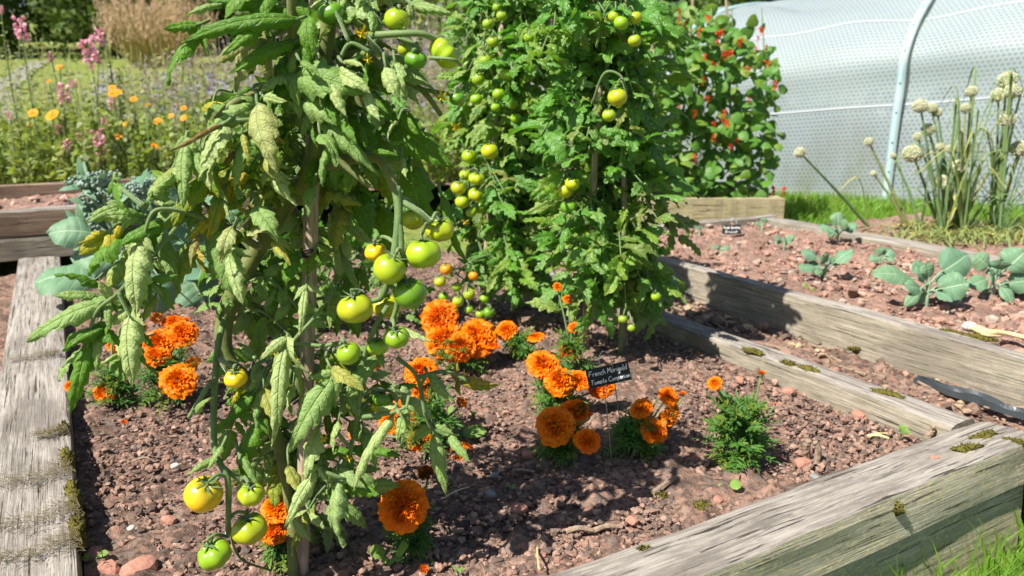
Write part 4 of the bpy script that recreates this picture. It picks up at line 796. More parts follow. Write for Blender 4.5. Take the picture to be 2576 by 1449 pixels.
def marigold(base_px, label, flowers, spread, nleaf, hmax, seed, leafw=.0032):
    r = np.random.default_rng(seed); b = G(*base_px, 0.002); root = thing('marigold_plant', b, label, 'marigold', GRP_M); st = MB(); fl = MB()
    sp = px(spread, b[1])
    for (x, y, dia, kind, dy) in flowers:
        pos = P(x, y, b[1] + dy); rad = px(dia / 2, b[1] + dy) * 1.02
        f = unit(np.array([(x - 1288) / -2600 + r.normal(0, .22), -.62 + r.normal(0, .2), .72])) if kind != 'flat' else unit(np.array([r.normal(0, .12), -.82, .5]))
        if kind == 'bud': f = unit(np.array([r.normal(0, .2), -.1, 1]))
        o = place({'dead': 'withered_flower', 'bud': 'flower_bud'}.get(kind, 'flower'), MG[kind][r.integers(len(MG[kind]))], root, frame_M(pos, f, r.random() * 6.28, rad) @ Matrix.Diagonal((1, r.uniform(.86, 1.02), r.uniform(.7, 1.0), 1)), 'withered brown flower head' if kind == 'dead' else None)
        c = bpy.data.objects.new('calyx', CUP); COL.objects.link(c); c.parent = o
        e = pos - f * rad * .7; g0 = b + np.array([r.normal(0, .012), r.normal(0, .012), 0]); m = g0 * .45 + e * .55 + np.array([0, 0, .0]); m[:2] = g0[:2] * .6 + e[:2] * .4
        tube(st, [g0, m, e], [.0024, .002, .0018], 5, smooth=10)
    for k in range(int(nleaf * 1.7)):
        a = r.random() * 6.28; h = hmax * 1.25 * r.random() ** .7; rr = sp * (.25 + .75 * r.random()) * (1 - .35 * h / hmax)
        s0 = b + np.array([rr * .3 * math.cos(a), rr * .3 * math.sin(a), h * .7]); s1 = b + np.array([rr * math.cos(a), rr * math.sin(a), max(.004, h + r.normal(.0, .01))])
        feather_leaf(fl, s0, s1, unit(UP + CAMDIR * .4 + r.normal(0, .3, 3)), 5, .014 + .006 * r.random(), leafw, (r.choice([0, 0, .2]), 0, 0, 1))
        if k % 5 == 0: tube(st, [b, (b + s0) / 2 + UP * .004, s0], [.002, .0013], 5, smooth=5)
    st.build('stem', M_STEMG, root); fl.build('foliage', [M_FEATH], root); return root
p_, f_, d_, u_ = 'pom', 'flat', 'dead', 'bud'
marigold((425, 1010), 'largest left marigold clump with a heap of orange heads behind the hanging pale leaves', [(400, 862, 88, p_, .02), (460, 838, 78, p_, .03), (393, 893, 74, p_, -.01), (448, 955, 102, p_, -.05), (395, 802, 42, d_, .05), (488, 915, 52, d_, 0), (440, 808, 60, p_, .06), (470, 806, 22, u_, .05), (402, 935, 22, u_, 0)], 110, 70, .085, 51)
marigold((300, 1018), 'small left marigold next to the sleeper with one low open flower', [(265, 982, 64, p_, -.02), (180, 970, 40, p_, 0), (286, 866, 46, p_, .04), (352, 822, 36, p_, .08)], 90, 45, .06, 52)
marigold((1150, 935), 'shaded group of big dark orange marigolds behind the hanging tomato truss', [(1106, 797, 98, f_, .03), (1122, 856, 112, f_, 0), (1200, 848, 112, p_, .02), (1158, 872, 84, f_, -.02), (1240, 870, 40, p_, .0)], 110, 40, .07, 53)
marigold((1085, 1120), 'tattered marigolds glimpsed among the lowest leaves of the front tomato plant', [(1056, 930, 92, p_, .03), (1066, 986, 62, p_, .02), (1015, 1042, 92, f_, .02), (1055, 1108, 70, f_, -.02), (985, 1062, 66, p_, 0), (1160, 1135, 66, p_, -.02), (1160, 1015, 46, d_, .02), (940, 906, 56, p_, .06), (900, 1085, 50, p_, .04)], 110, 50, .08, 54)
marigold((1035, 1395), 'single huge marigold facing the viewer at the foot of the front tomato plant', [(1016, 1275, 150, f_, -.03), (1072, 1192, 62, d_, .05)], 90, 34, .06, 55)
marigold((712, 1425), 'marigold squeezed between the low green tomatoes and the stake', [(694, 1275, 92, p_, .0), (690, 1335, 80, p_, -.01)], 60, 18, .04, 56)
marigold((1400, 1040), 'marigold clump with bright heads touching the slate plant label', [(1368, 915, 94, p_, 0), (1408, 955, 90, p_, -.03), (1455, 952, 74, p_, -.01), (1512, 968, 76, p_, .01), (1345, 945, 22, u_, 0)], 90, 46, .07, 57)
marigold((1415, 1165), 'marigold with three stacked heads in front of the slate plant label', [(1396, 1068, 112, p_, -.02), (1442, 1035, 84, p_, .01), (1477, 1107, 74, p_, -.05), (1464, 1030, 54, d_, .0), (1482, 1046, 26, u_, -.02)], 90, 50, .06, 58)
marigold((1600, 1140), 'yellow orange marigold right of the label legs with half faded heads', [(1612, 1024, 68, p_, 0), (1684, 995, 58, p_, .02), (1646, 1082, 78, p_, -.02), (1690, 1040, 62, d_, 0), (1678, 1050, 50, p_, .01), (1718, 992, 28, u_, .01), (1660, 990, 20, u_, .02)], 110, 60, .05, 59)
marigold((1850, 1165), 'feathery green young marigold with two small orange heads near the bed corner', [(1797, 963, 40, p_, 0), (1916, 942, 30, u_, .02), (1950, 1018, 14, u_, .0)], 125, 105, .085, 60, .0042)
marigold((1300, 905), 'small far marigold under the cherry tomato strings', [(1274, 830, 56, p_, 0), (1348, 845, 50, p_, 0)], 70, 30, .05, 61)
marigold((1435, 935), 'marigold hidden in the shade below the right bushy tomato plant', [(1430, 882, 52, p_, 0), (1442, 822, 32, p_, 0), (1403, 720, 26, p_, .04), (1428, 752, 26, p_, .03)], 70, 30, .07, 62)


# ------------------------------------------------------------------ bean planter, runner beans
bx = thing('bean_planter', (0.9, 3.95, -0.07), 'low tan timber planter holding the runner beans beyond the seedling bed', 'planter')
def board(parent, name, lo, hi, m):
    lo, hi = np.array(lo), np.array(hi); mb = MB(); nx = 24; L = hi - lo
    ax = int(np.argmax(L)); xs = np.linspace(0, 1, nx); pr = np.array([(0, 0), (1, 0), (1, 1), (0, 1)], float); oth = [k for k in range(3) if k != ax]
    V = np.zeros((nx, 4, 3)); V[..., ax] = lo[ax] + xs[:, None] * L[ax]
    for c, k in enumerate(oth): V[..., k] = lo[k] + pr[:, c] * L[k] + rng.normal(0, .0015, (nx, 4))
    i, j = np.meshgrid(np.arange(nx - 1), np.arange(4), indexing='ij'); Q = np.stack([i * 4 + j, i * 4 + (j + 1) % 4, (i + 1) * 4 + (j + 1) % 4, (i + 1) * 4 + j], -1).reshape(-1, 4)
    if ax == 1: Q = Q[:, ::-1]
    mb.add(V.reshape(-1, 3), np.vstack([Q, [[3, 2, 1, 0]], [[(nx - 1) * 4 + k for k in range(4)]]])); o = mb.build(name, m, parent, smooth=False); return o
board(bx, 'front_board', (0.45, 3.63, -.075), (1.275, 3.675, .128), M_WTAN); board(bx, 'back_board', (0.45, 4.30, -.075), (1.275, 4.345, .128), M_WTAN)
board(bx, 'side_board', (1.232, 3.677, -.075), (1.277, 4.298, .126), M_WTAN); board(bx, 'side_board', (0.45, 3.677, -.075), (0.495, 4.298, .126), M_WTAN)
mb = MB(); xs = np.linspace(.497, 1.23, 50); ys = np.linspace(3.677, 4.297, 40); X, Y = np.meshgrid(xs, ys, indexing='ij'); mb.add(np.stack([X, Y, .09 + .008 * fnoise2(X, Y, 3, 40)], -1).reshape(-1, 3), grid_faces(50, 40)); mb.build('soil_fill', M_SOIL, bx)
bean = thing('runner_bean', (0.95, 3.95, .09), 'dense runner bean plant covered in small red flowers in the tan planter', 'bean plant')
mb = MB(); r = np.random.default_rng(77); n = 0
def bean_ok(x, y):
    if r.random() < .05: return y > 30 and 1560 < x < 1985 and y < 480
    return 1560 < x < 1950 - 110 * max(0, (140 - y) / 140) + 14 * math.sin(y * .04) - 30 * (y > 440) and y > 10 + 90 * max(0, (x - 1740) / 160)
while n < 1250:
    x, y = r.uniform(1540, 1965), r.uniform(-60, 505)
    if not bean_ok(x, y): continue
    n += 1; c = P(x, y, 3.92 + r.uniform(-.22, .26)); s_ = .034 + .040 * r.random(); d = unit(np.array([r.normal(0, .8), r.normal(-.3, .5), -.45 + r.normal(0, .6)])); F = unit(CAMDIR + UP * .4 + r.normal(0, .5, 3))
    leaflet(mb, c, c + d * s_, F, s_ * .95, 7, 5, 1, 0, .12, .8, .5, .03, (r.choice([0, 0, .15]), 0, 0, 1), 'heart')
mb.build('foliage', M_BEAN, bean)
mb = MB(); yb = 3.95
for k in range(7):
    x0 = .55 + .11 * k; tube(mb, [(x0, yb + .1 * math.sin(k * 2), .07), (x0 + .03, yb + .07 * math.sin(k * 3), .5), (x0 + .05 * math.sin(k), yb, 1.0)], [.005, .004, .003], 5)
mb.build('twining_stem', M_STEMG, bean)
for k, (x, y) in enumerate([(1560, 490), (1700, 500), (1850, 500)]):
    b_ = P(x, y, 3.95); b_[2] = .06; mb = MB(); tube(mb, [b_, b_ + [(.9 - b_[0]) * .3, 0, .6], b_ + [(.9 - b_[0]) * .6, 0, 1.25]], [.007, .006], 8); tag(mb.build('bean_pole', M_CANE), ['left', 'middle', 'right'][k] + ' bamboo pole buried in the runner bean leaves', 'pole', 'runner bean poles')
def bean_flower_mesh(seed):
    r = np.random.default_rng(seed); mb = MB()
    for k in range(7):
        c = np.array([r.normal(0, .35), r.normal(0, .3), r.uniform(-.9, .9)])
        for j in range(2):
            d = unit(r.normal(0, 1, 3) + [0, -.6, .2]); leaflet(mb, c, c + d * .55, r.normal(0, 1, 3) + CAMDIR, .55, 5, 4, 1, 0, .2, .9, .5, 0, (0, 0, 0, 1), 'round')
    tube(mb, [(0, 0, -1.4), (.1, 0, 0), (0, 0, 1.1)], .06, 5)
    return mb.mesh('bean_flower_mesh', M_RED)
BF = [bean_flower_mesh(1), bean_flower_mesh(2), bean_flower_mesh(3)]
for (cx, cy) in [(1260, 90), (1255, 150), (1300, 185), (1205, 220), (985, 215), (1475, 135), (1490, 150), (1565, 255), (1555, 320), (1730, 315), (1715, 330), (1845, 370), (1880, 235), (1855, 290), (1920, 360), (1610, 420), (1640, 410), (1465, 430), (1520, 500), (1775, 525), (1445, 610), (1075, 825), (1260, 820), (1380, 860), (1475, 750), (1785, 755), (1085, 995), (1520, 940), (1600, 850), (1590, 880), (1610, 935), (1635, 925), (1530, 1050), (1515, 1030), (1705, 1060), (1650, 1110), (485, 125), (1410, 240), (700, 800), (1925, 485), (1995, 640), (1380, 1190)]:
    x, y = (2000 + cx / 1.932) / 1.5528, cy / 1.932 / 1.5528
    place('flower_cluster', BF[cx % 3], bean, frame_M(P(x, y, 3.66 + rng.uniform(-.05, .08)), (rng.normal(0, .2), rng.normal(0, .2), 1), rng.random() * 6, (.012 + .007 * rng.random())))
ger = thing('red_geranium', P(1955, 505, 3.75), 'two small red flower heads poking above the corner of the tan planter', 'flower'); mb = MB()
for x, y in [(1944, 478), (1972, 480)]:
    place('flower', BF[1], ger, frame_M(P(x, y, 3.75), (0, 0, 1), x, .022)); tube(mb, [P(1955, 510, 3.78), P(x, y, 3.75)], .003, 5)
mb.build('stem', M_STEMG, ger)

# ------------------------------------------------------------------ polytunnel
TA = R(42); TAX = unit(np.array([math.cos(TA), -math.sin(TA), math.tan(R(5.2))])); TN = np.array([math.sin(TA), math.cos(TA), 0]); TP = np.array([2.18, 4.53, -0.06])
prof = [(0.0, 0.0), (0.0, .25), (0.005, .5), (0.02, .70)] + [(2 - 2 * math.cos(t), .74 + .775 * math.sin(t)) for t in np.linspace(.12, math.pi - .12, 26)] + [(3.98, .70), (4.0, .5), (4.0, 0.0)]
pf = smooth_path([(a, b, 0) for a, b in prof], 160)[:, :2]; arc = np.concatenate([[0], np.cumsum(np.linalg.norm(np.diff(pf, axis=0), axis=1))])
def sagf(u, a): return -.022 * math.sin(u * 3.9 + a) * math.sin(a * 2.2) - .012 * math.sin(u * 9 + 1.3 * a) - .008 * math.sin(u * 5 + a * 11) * math.sin(a * 1.3 + u)
def tun(u, s_, z, off=0.0): return TP + TAX * u + TN * s_ + UP * z
def tpt(u, a, off=0.0):
    s_ = np.interp(a, arc, pf[:, 0]); z = np.interp(a, arc, pf[:, 1]); e = .02; ds = np.interp(a + e, arc, pf[:, 0]) - np.interp(a - e, arc, pf[:, 0]); dz = np.interp(a + e, arc, pf[:, 1]) - np.interp(a - e, arc, pf[:, 1])
    nn = unit(-TN * dz + UP * ds); return tun(u, s_, z) + nn * off
poly = thing('polytunnel', TP, 'large translucent bubble polythene tunnel with pale aqua ribs on the grass', 'polytunnel')
us = np.concatenate([np.linspace(-3.1, -2, 14), np.linspace(-1.9, 2.6, 70)]); aa = np.linspace(0, arc[-1], 110)
mb = MB(); V = []; U = []
RIBS = (-1.62, 0.0)
for u in us:
    for a in aa:
        sag = -.022 * math.sin(u * 3.9 + a) * math.sin(a * 2.2) - .012 * math.sin(u * 9 + 1.3 * a) - .008 * math.sin(u * 5 + a * 11) * math.sin(a * 1.3 + u)
        V.append(tpt(u, a, sag)); U.append((u, a, 0))
mb.add(V, grid_faces(len(us), len(aa)), None, U); mb.build('film_cover', M_FILM, poly)
for u in (-3.1, 2.6):
    mb = MB(); c = tun(u, 2.0, .4); VV = [c] + [tpt(u, a) for a in aa]; mb.add(VV, None, [[0, k, k + 1] for k in range(1, len(aa))], [(0, 0, 0)] + [(float(np.interp(a, arc, pf[:, 0])), float(np.interp(a, arc, pf[:, 1])), 0) for a in aa]); mb.build('end_cover', M_FILM, poly)
def rib(u, a1=3.4):
    for nm, m, w_, off in (('rib_edge', M_CLEAR, .025, .022), ('rib_strip', M_TEAL, .010, .028)):
        mb = MB(); A = np.linspace(.02, a1, 90); V = []
        for a in A: V += [tpt(u - w_, a, off - .012), tpt(u - w_ * .8, a, off), tpt(u + w_ * .8, a, off), tpt(u + w_, a, off - .012)]
        mb.add(V, grid_faces(len(A), 4)[:, ::-1]); o = mb.build(nm, m, poly)
    for a in np.arange(.06, a1, .165):
        mb = MB(); V, T = ICO1; mb.add(V * .006 + tpt(u + .003, a, .030), None, T); mb.build('screw', M_SCREW, o)
for u in RIBS: rib(u)
for a0, nm in ((.60, 'lower'), (1.16, 'upper')):
    mb = MB(); uu = np.linspace(-3.1, 2.6, 90); V = []
    for u in uu: V += [tpt(u, a0 - .005, sagf(u, a0 - .005) + .003), tpt(u, a0, sagf(u, a0) + .006), tpt(u, a0 + .005, sagf(u, a0 + .005) + .003)]
    mb.add(V, grid_faces(len(uu), 3)); mb.build('seam', M_SEAM, poly)
ip = thing('indoor_plant', tun(-.3, .9, 0), 'dark green plants showing blurred through the polytunnel wall', 'plant'); mb = MB(); r = np.random.default_rng(5)
for k in range(1500):
    c = tun(-.6 + r.normal(0, .75), .35 + .7 * r.random(), .03 + .6 * r.random() ** 1.4); leaflet(mb, c, c + unit(r.normal(0, 1, 3)) * .12, r.normal(0, 1, 3), .07, 5, 3, 1, 0, .2, .5, 0, 0, (0, 0, 0, 1), 'round')
mb.build('foliage', M_TREE, ip)

# ------------------------------------------------------------------ brassica seedlings and broccoli
def petiole_leaf(mb, base, mid, tip, wd, tint=(0, 0, 0, 1), F=None, shape='round', droop=.8, q=(15, 9)):
    tube(mb, [base, base * .4 + mid * .6 + UP * .004, mid, mid + (tip - mid) * .4], [.0026, .002, .0014], 5, (0, 0, 0, 1), m=1, smooth=10)
    leaflet(mb, mid, tip, CAMDIR + UP * .5 + rng.normal(0, .25, 3) if F is None else F, wd, q[0], q[1], 5, .12, .08, droop, .55, .07, tint, shape)
def seedling(base_px, leaves, label, z=.062, sc_=1.0):
    b = G(*base_px, z); root = thing('brassica_seedling', b, label, 'seedling', 'young brassicas in the seedling bed'); Y = b[1]; top = max(leaves, key=lambda l: -l[1])
    cr = b + UP * (np.linalg.norm(P(top[0], top[1], Y) - b) * .42); mb = MB(); tube(mb, [b - UP * .01, (b + cr) / 2, cr], [.0045, .004, .0035], 7); mb.build('stem', M_BSTEM, root)
    ex_ = [(base_px[0] + (l[0] - base_px[0]) * rng.uniform(.3, .7) + rng.normal(0, 10), base_px[1] + (l[1] - base_px[1]) * rng.uniform(.5, .95), l[2] * .62, rng.normal(0, .03)) for l in leaves[:5]]
    for (tx, ty, wd, dy) in leaves + ex_:
        tip = P(tx, ty, Y + dy); f = rng.uniform(.35, .9); s0 = b * (1 - f) + cr * f; mid = s0 + (tip - s0) * .36 + UP * .008
        mb = MB(); petiole_leaf(mb, s0, mid, tip, px(wd, Y)); mb.build('leaf', [M_BRAS, M_BSTEM], root)
seedling((2330, 772), [(2432, 640, 92, .02), (2436, 712, 78, -.04), (2192, 688, 56, 0), (2300, 655, 60, .03), (2275, 772, 34, -.04), (2395, 760, 40, -.06), (2330, 660, 50, .0), (2275, 720, 44, -.03)], 'largest young brassica with broad leaves in the seedling bed, above the clear dark shadow')
seedling((2497, 748), [(2448, 640, 56, .02), (2580, 632, 84, .0), (2600, 705, 66, 0), (2436, 722, 46, -.03), (2510, 660, 50, .03), (2545, 765, 34, -.04), (2490, 690, 50, -.02)], 'large young brassica at the right edge of the photo')
seedling((2074, 702), [(2014, 632, 38, .02), (2146, 630, 44, .0), (2008, 676, 36, -.02), (2070, 640, 38, -.02), (2050, 690, 20, -.03)], 'mid sized young brassica with spread leaves in the middle of the seedling bed')
seedling((2106, 612), [(2062, 572, 34, .0), (2156, 566, 34, .0), (2106, 533, 40, .02), (2130, 552, 26, -.03), (2080, 590, 20, -.04)], 'upright young brassica beside the grey back sleeper')
seedling((1972, 628), [(1948, 595, 22, 0), (1997, 592, 22, .0), (1974, 596, 20, -.02), (1990, 612, 14, -.02)], 'small thin brassica near the far left of the seedling bed')
seedling((2218, 668), [(2186, 652, 30, 0), (2242, 628, 40, .02), (2212, 622, 34, .01), (2250, 655, 18, -.02)], 'small brassica behind the largest one')
seedling((1916, 584), [(1926, 548, 20, 0), (1900, 560, 16, .0)], 'tiny pale brassica by the far end timber')
seedling((1812, 640), [(1806, 616, 20, 0), (1836, 622, 18, 0), (1788, 622, 12, 0)], 'tiny brassica sprout right of the bushy tomato plant')
seedling((1760, 590), [(1750, 562, 22, 0), (1766, 574, 14, 0)], 'single leaved sprout left of the small back label')
bb = G(385, 770, 0.0); br = thing('broccoli_plant', bb, 'big blue green sprouting broccoli plant behind the drooping tomato leaves', 'broccoli'); Yb = bb[1]
mb = MB(); cr = bb + UP * .22 + np.array([-.06, .0, 0]); tube(mb, [bb, (bb + cr) / 2, cr], [.014, .013, .011], 8); STK = []
for (x, y) in [(210, 455), (258, 452), (236, 505), (212, 570), (300, 482), (272, 530), (332, 545), (250, 615), (300, 590), (350, 470)]:
    h = P(x, y, Yb + rng.uniform(-.1, .08)); STK.append(h); tube(mb, [cr - UP * .06 * rng.random(), (cr + h) / 2 + [-.02, 0, .01], h], [.007, .006, .005], 6)
mb.build('stalk', M_BSTEM, br)
for h in STK:
    mb = MB()
    for k in range(80):
        o = np.clip(rng.normal(0, 1, 3), -1.9, 1.9) * np.array([.022, .017, .012]); blob(mb, h + o, rng.uniform(.0028, .0062), k, .4, ICO1, m=0)
    blob(mb, h - UP * .008, (.022, .018, .014), 3, .2, ICO2)
    for k in range(5): d = unit(rng.normal(0, 1, 3) + [0, 0, -.3]); leaflet(mb, h - UP * .015, h + d * .07, d + UP + CAMDIR, .03, 7, 5, 2, .1, .1, .7, .5, .05, (0, 0, 0, 1), 'ovate', m=1)
    mb.build('floret_head', [M_BROC, M_BRAS], br)
for (b0, t0, wd, dy) in [((235, 705), (90, 716), 104, -.12), ((228, 585), (122, 588), 64, -.06), ((395, 520), (385, 432), 120, .02), ((420, 500), (470, 430), 90, .06), ((395, 690), (392, 790), 74, -.12), ((500, 590), (410, 560), 90, .02), ((430, 655), (565, 700), 120, -.02), ((360, 600), (330, 500), 110, .05), ((300, 660), (180, 650), 80, -.05), ((460, 600), (560, 640), 100, .05), ((330, 640), (320, 740), 90, -.04), ((520, 500), (610, 470), 70, .06), ((575, 500), (594, 572), 42, -.05), ((440, 560), (450, 470), 110, .08), ((300, 560), (200, 520), 70, .05), ((470, 690), (520, 770), 90, .03), ((420, 560), (400, 640), 90, .0), ((280, 600), (250, 690), 80, .0), ((640, 520), (680, 500), 60, .08)]:
    mb = MB(); M_, T_ = P(*b0, Yb + dy), P(*t0, Yb + dy - .02); petiole_leaf(mb, cr - UP * .1 * rng.random(), M_, T_, px(wd, Yb) * 1.4, F=unit(CAMDIR * .7 + UP * .6 + rng.normal(0, .3, 3)), droop=1.0); mb.build('leaf', [M_BRAS, M_BSTEM], br)

# ------------------------------------------------------------------ flowering onions
def onion_head_mesh(seed):
    r = np.random.default_rng(seed); mb = MB(); n = 190; g = (1 + 5 ** .5) / 2; blob(mb, (0, 0, 0), .72, seed, .05, ICO2, U if False else (0, 0, 0, 1))
    for k in range(n):
        z = 1 - 2 * (k + .5) / n; a = 2 * math.pi * k / g; d = np.array([math.sqrt(1 - z * z) * math.cos(a), math.sqrt(1 - z * z) * math.sin(a), z * .92]) * (1 + r.normal(0, .05)); V, T = ICO1
        U = np.zeros((len(V), 3)); U[:, 1] = r.random() * .8 + .2
        mb.add(V * np.array([.11, .11, .10]) * r.uniform(.8, 1.25) + d * .92, None, T, U)
    return mb.mesh('onion_head_mesh', M_CREAM)
OH = [onion_head_mesh(s_) for s_ in (1, 2, 3)]
ON = [(1805, 605, 70, 0, 'highest and biggest creamy onion head at upper right'), (1740, 715, 55, 0, 'round onion head just left of the close pair at upper right'), (1845, 690, 60, .05, 'round onion head just below the highest one'), (1535, 690, 45, 0, 'lone round onion head on a long stalk left of the highest group'), (1490, 815, 40, .06, 'onion head hanging just below the lone round one'), (1150, 800, 56, 0, 'leftmost head of the trio beside the aqua rib'), (1235, 815, 42, .03, 'middle head of the trio beside the aqua rib'), (1280, 850, 36, .05, 'right small head of the trio beside the aqua rib'), (1210, 980, 52, 0, 'round onion head straight below the trio'), (1130, 1030, 36, .05, 'small onion head at lower left of the one below the trio'), (1090, 1160, 72, -.08, 'broad flattened onion head on a thick yellow green stalk'), (945, 1175, 26, .05, 'small onion head overlapping the aqua rib'), (760, 1070, 36, .0, 'small onion head standing left of the aqua rib'), (795, 1310, 26, .0, 'tiny low onion head left of the rib base'), (1300, 1110, 36, .08, 'left of two dull onion heads among the crossing stalks'), (1370, 1120, 34, .08, 'right of two dull onion heads among the crossing stalks'), (1490, 1115, 20, .1, 'tiny onion bud head behind the crossing stalks'), (1705, 1165, 24, .1, 'tiny onion head on the dark stalk at right'), (1810, 900, 60, -.02, 'large onion head low beneath the upper right group'), (1895, 1120, 66, -.03, 'onion head cut by the right edge of the photo'), (1430, 1265, 62, -.06, 'wide creamy onion head low in the middle of the clump'), (1300, 1365, 54, -.05, 'low round onion head near the straw leaves'), (1352, 1405, 42, -.02, 'lowest onion head, right beside the low round one'), (240, 1150, 42, -.1, 'single onion head far left on a long slanting stalk')]
for k, (cx, cy, rr, dy, lab) in enumerate(ON):
    x, y = 1932 + cx / 3.0, cy / 3.0; bxp = 2430 + (x - 2430) * .6 + rng.normal(0, 16) if cx > 700 else (2185 if cx < 300 else x + 6); byp = 588 + rng.uniform(-12, 14) if cx > 300 else 572
    b = G(bxp, byp, .03); root = thing('onion_plant', b, 'flowering onion: ' + lab, 'onion', 'flowering onions by the polytunnel'); h = P(x, y, b[1] + dy * 1.3); rw = px(rr / 3.0, b[1]); lean = h - b
    place('flower_head', OH[k % 3], root, frame_M(h, (rng.normal(0, .3), rng.normal(0, .3), 1), k, rw * .95))
    mb = MB(); tube(mb, [b, b + lean * .45 + np.array([rng.normal(0, .012), 0, .01]), h], [.0072, .0062, .0036], 7, (rng.choice([0, 0, .4]) * .7, 0, 0, 1), smooth=16); mb.build('stalk', M_ONION, root)
    mb = MB()
    for j in range(6 if cx > 1000 else 1):
        a = rng.random() * 6.28; ln = rng.uniform(.16, .42); o = np.array([math.cos(a), .6 * math.sin(a), 0]); up = rng.choice([1.6, 1.1, .9, .5, .1]); yl = rng.choice([.0, .0, .2, .6]) if up > .3 else .9; w_ = rng.uniform(.007, .014)
        p = smooth_path([b, b + o * ln * .35 + UP * ln * up, b + o * ln * .8 + UP * ln * up * .75], 8); V = []
        sx = unit(np.cross(o, UP))
        for i, q in enumerate(p): t_ = i / (len(p) - 1); V += [q - sx * w_ * (1 - t_ ** 2) * .5, q + UP * .003, q + sx * w_ * (1 - t_ ** 2) * .5]
        mb.add(V, grid_faces(len(p), 3), None, np.tile([.5, .3, rng.random()], (len(V), 1)), (yl, 0, 0, 1))
    mb.build('leaf_blades', M_ONION, root)
mb = MB()
for k in range(420):
    b = G(rng.uniform(2250, 2640), rng.uniform(575, 618), .035); a = rng.random() * 6.28; ln = rng.uniform(.06, .22); o = np.array([math.cos(a), math.sin(a), 0]); sx = np.array([-o[1], o[0], 0]); w_ = rng.uniform(.003, .008); z_ = rng.uniform(.0, .05)
    V = []
    for t_ in np.linspace(0, 1, 5): q = b + o * ln * t_ + UP * (z_ * math.sin(t_ * 3.1) + .004 + .01 * rng.random()); V += [q - sx * w_ * .5, q + sx * w_ * .5]
    mb.add(V, grid_faces(5, 2), None, np.tile([.5, .3, rng.random()], (10, 1)), (rng.choice([1, 1, .9, .5]), 0, rng.choice([0, 0, .3]), 1))
tag(mb.build('fallen_onion_leaves', M_ONION), kind='stuff')

# ------------------------------------------------------------------ slate labels with handwriting
GL = {'F': [[(0, 0), (.05, 1)], [(.05, 1), (.5, 1)], [(.03, .5), (.38, .52)]], 'r': [[(0, .5), (.03, 0)], [(.02, .35), (.15, .5), (.3, .48)]], 'e': [[(0, .28), (.3, .3), (.25, .5), (.08, .48), (0, .2), (.12, 0), (.33, .08)]], 'n': [[(0, .5), (0, 0)], [(0, .35), (.15, .5), (.28, .4), (.3, 0)]], 'c': [[(.3, .45), (.12, .5), (0, .25), (.1, 0), (.32, .06)]], 'h': [[(0, 1), (0, 0)], [(0, .35), (.15, .5), (.28, .4), (.3, 0)]], 'M': [[(0, 0), (.08, 1), (.28, .35), (.5, 1), (.58, 0)]], 'a': [[(.3, .45), (.1, .5), (0, .2), (.1, 0), (.28, .15), (.3, .5), (.34, 0)]], 'i': [[(0, .5), (.02, 0)], [(0, .72), (.03, .76)]], 'g': [[(.3, .45), (.1, .5), (0, .25), (.12, .05), (.3, .2), (.3, .5), (.26, -.4), (.02, -.42)]], 'o': [[(.15, .5), (0, .25), (.12, 0), (.3, .22), (.15, .5)]], 'l': [[(0, 1), (.02, 0), (.12, .03)]], 'd': [[(.3, .45), (.1, .5), (0, .2), (.1, 0), (.28, .15), (.3, 1), (.32, 0)]], 'T': [[(-.05, .98), (.5, 1)], [(.24, 1), (.2, 0)]], 'm': [[(0, .5), (0, 0)], [(0, .35), (.12, .5), (.2, .35), (.21, 0)], [(.21, .35), (.33, .5), (.42, .35), (.44, 0)]], 't': [[(.1, .9), (.1, .05), (.22, .02)], [(-.02, .58), (.25, .6)]], 's': [[(.26, .46), (.08, .5), (.06, .32), (.24, .2), (.2, 0), (0, .05)]], 'C': [[(.48, .85), (.25, 1), (0, .5), (.2, 0), (.5, .12)]], 'p': [[(0, .5), (0, -.4)], [(0, .42), (.2, .5), (.3, .25), (.15, 0), (0, .08)]], 'P': [[(0, 0), (.03, 1), (.35, .98), (.4, .65), (.03, .5)]], 'u': [[(0, .5), (.03, .05), (.18, 0), (.28, .2)], [(.28, .5), (.3, 0)]], 'S': [[(.4, .9), (.15, 1), (.05, .7), (.35, .4), (.3, .05), (0, .05)]], 'B': [[(0, 0), (.02, 1), (.32, .9), (.05, .55), (.38, .3), (.02, 0)]], 'b': [[(0, 1), (0, 0)], [(0, .35), (.18, .5), (.3, .25), (.15, 0), (0, .1)]]}
def writing(mb, text, o, ex, ey, nrm, h, wid, sw):
    adv = []; x = 0
    for ch in text:
        if ch == ' ': x += .28; continue
        st = GL[ch]; adv.append((x, st)); x += max(q[0] for l in st for q in l) + .14
    k = wid / x
    for x0, st in adv:
        for l in st:
            pts = smooth_path([np.array([q[0], q[1], 0.0]) for q in l], 10) if len(l) > 2 else np.array([[*q, 0.0] for q in l])
            tube(mb, [o + ex * ((x0 + q[0] + .12 * q[1]) * k) + ey * (q[1] * h) + nrm * .0009 for q in pts], sw, 5, smooth=len(pts) * 2)
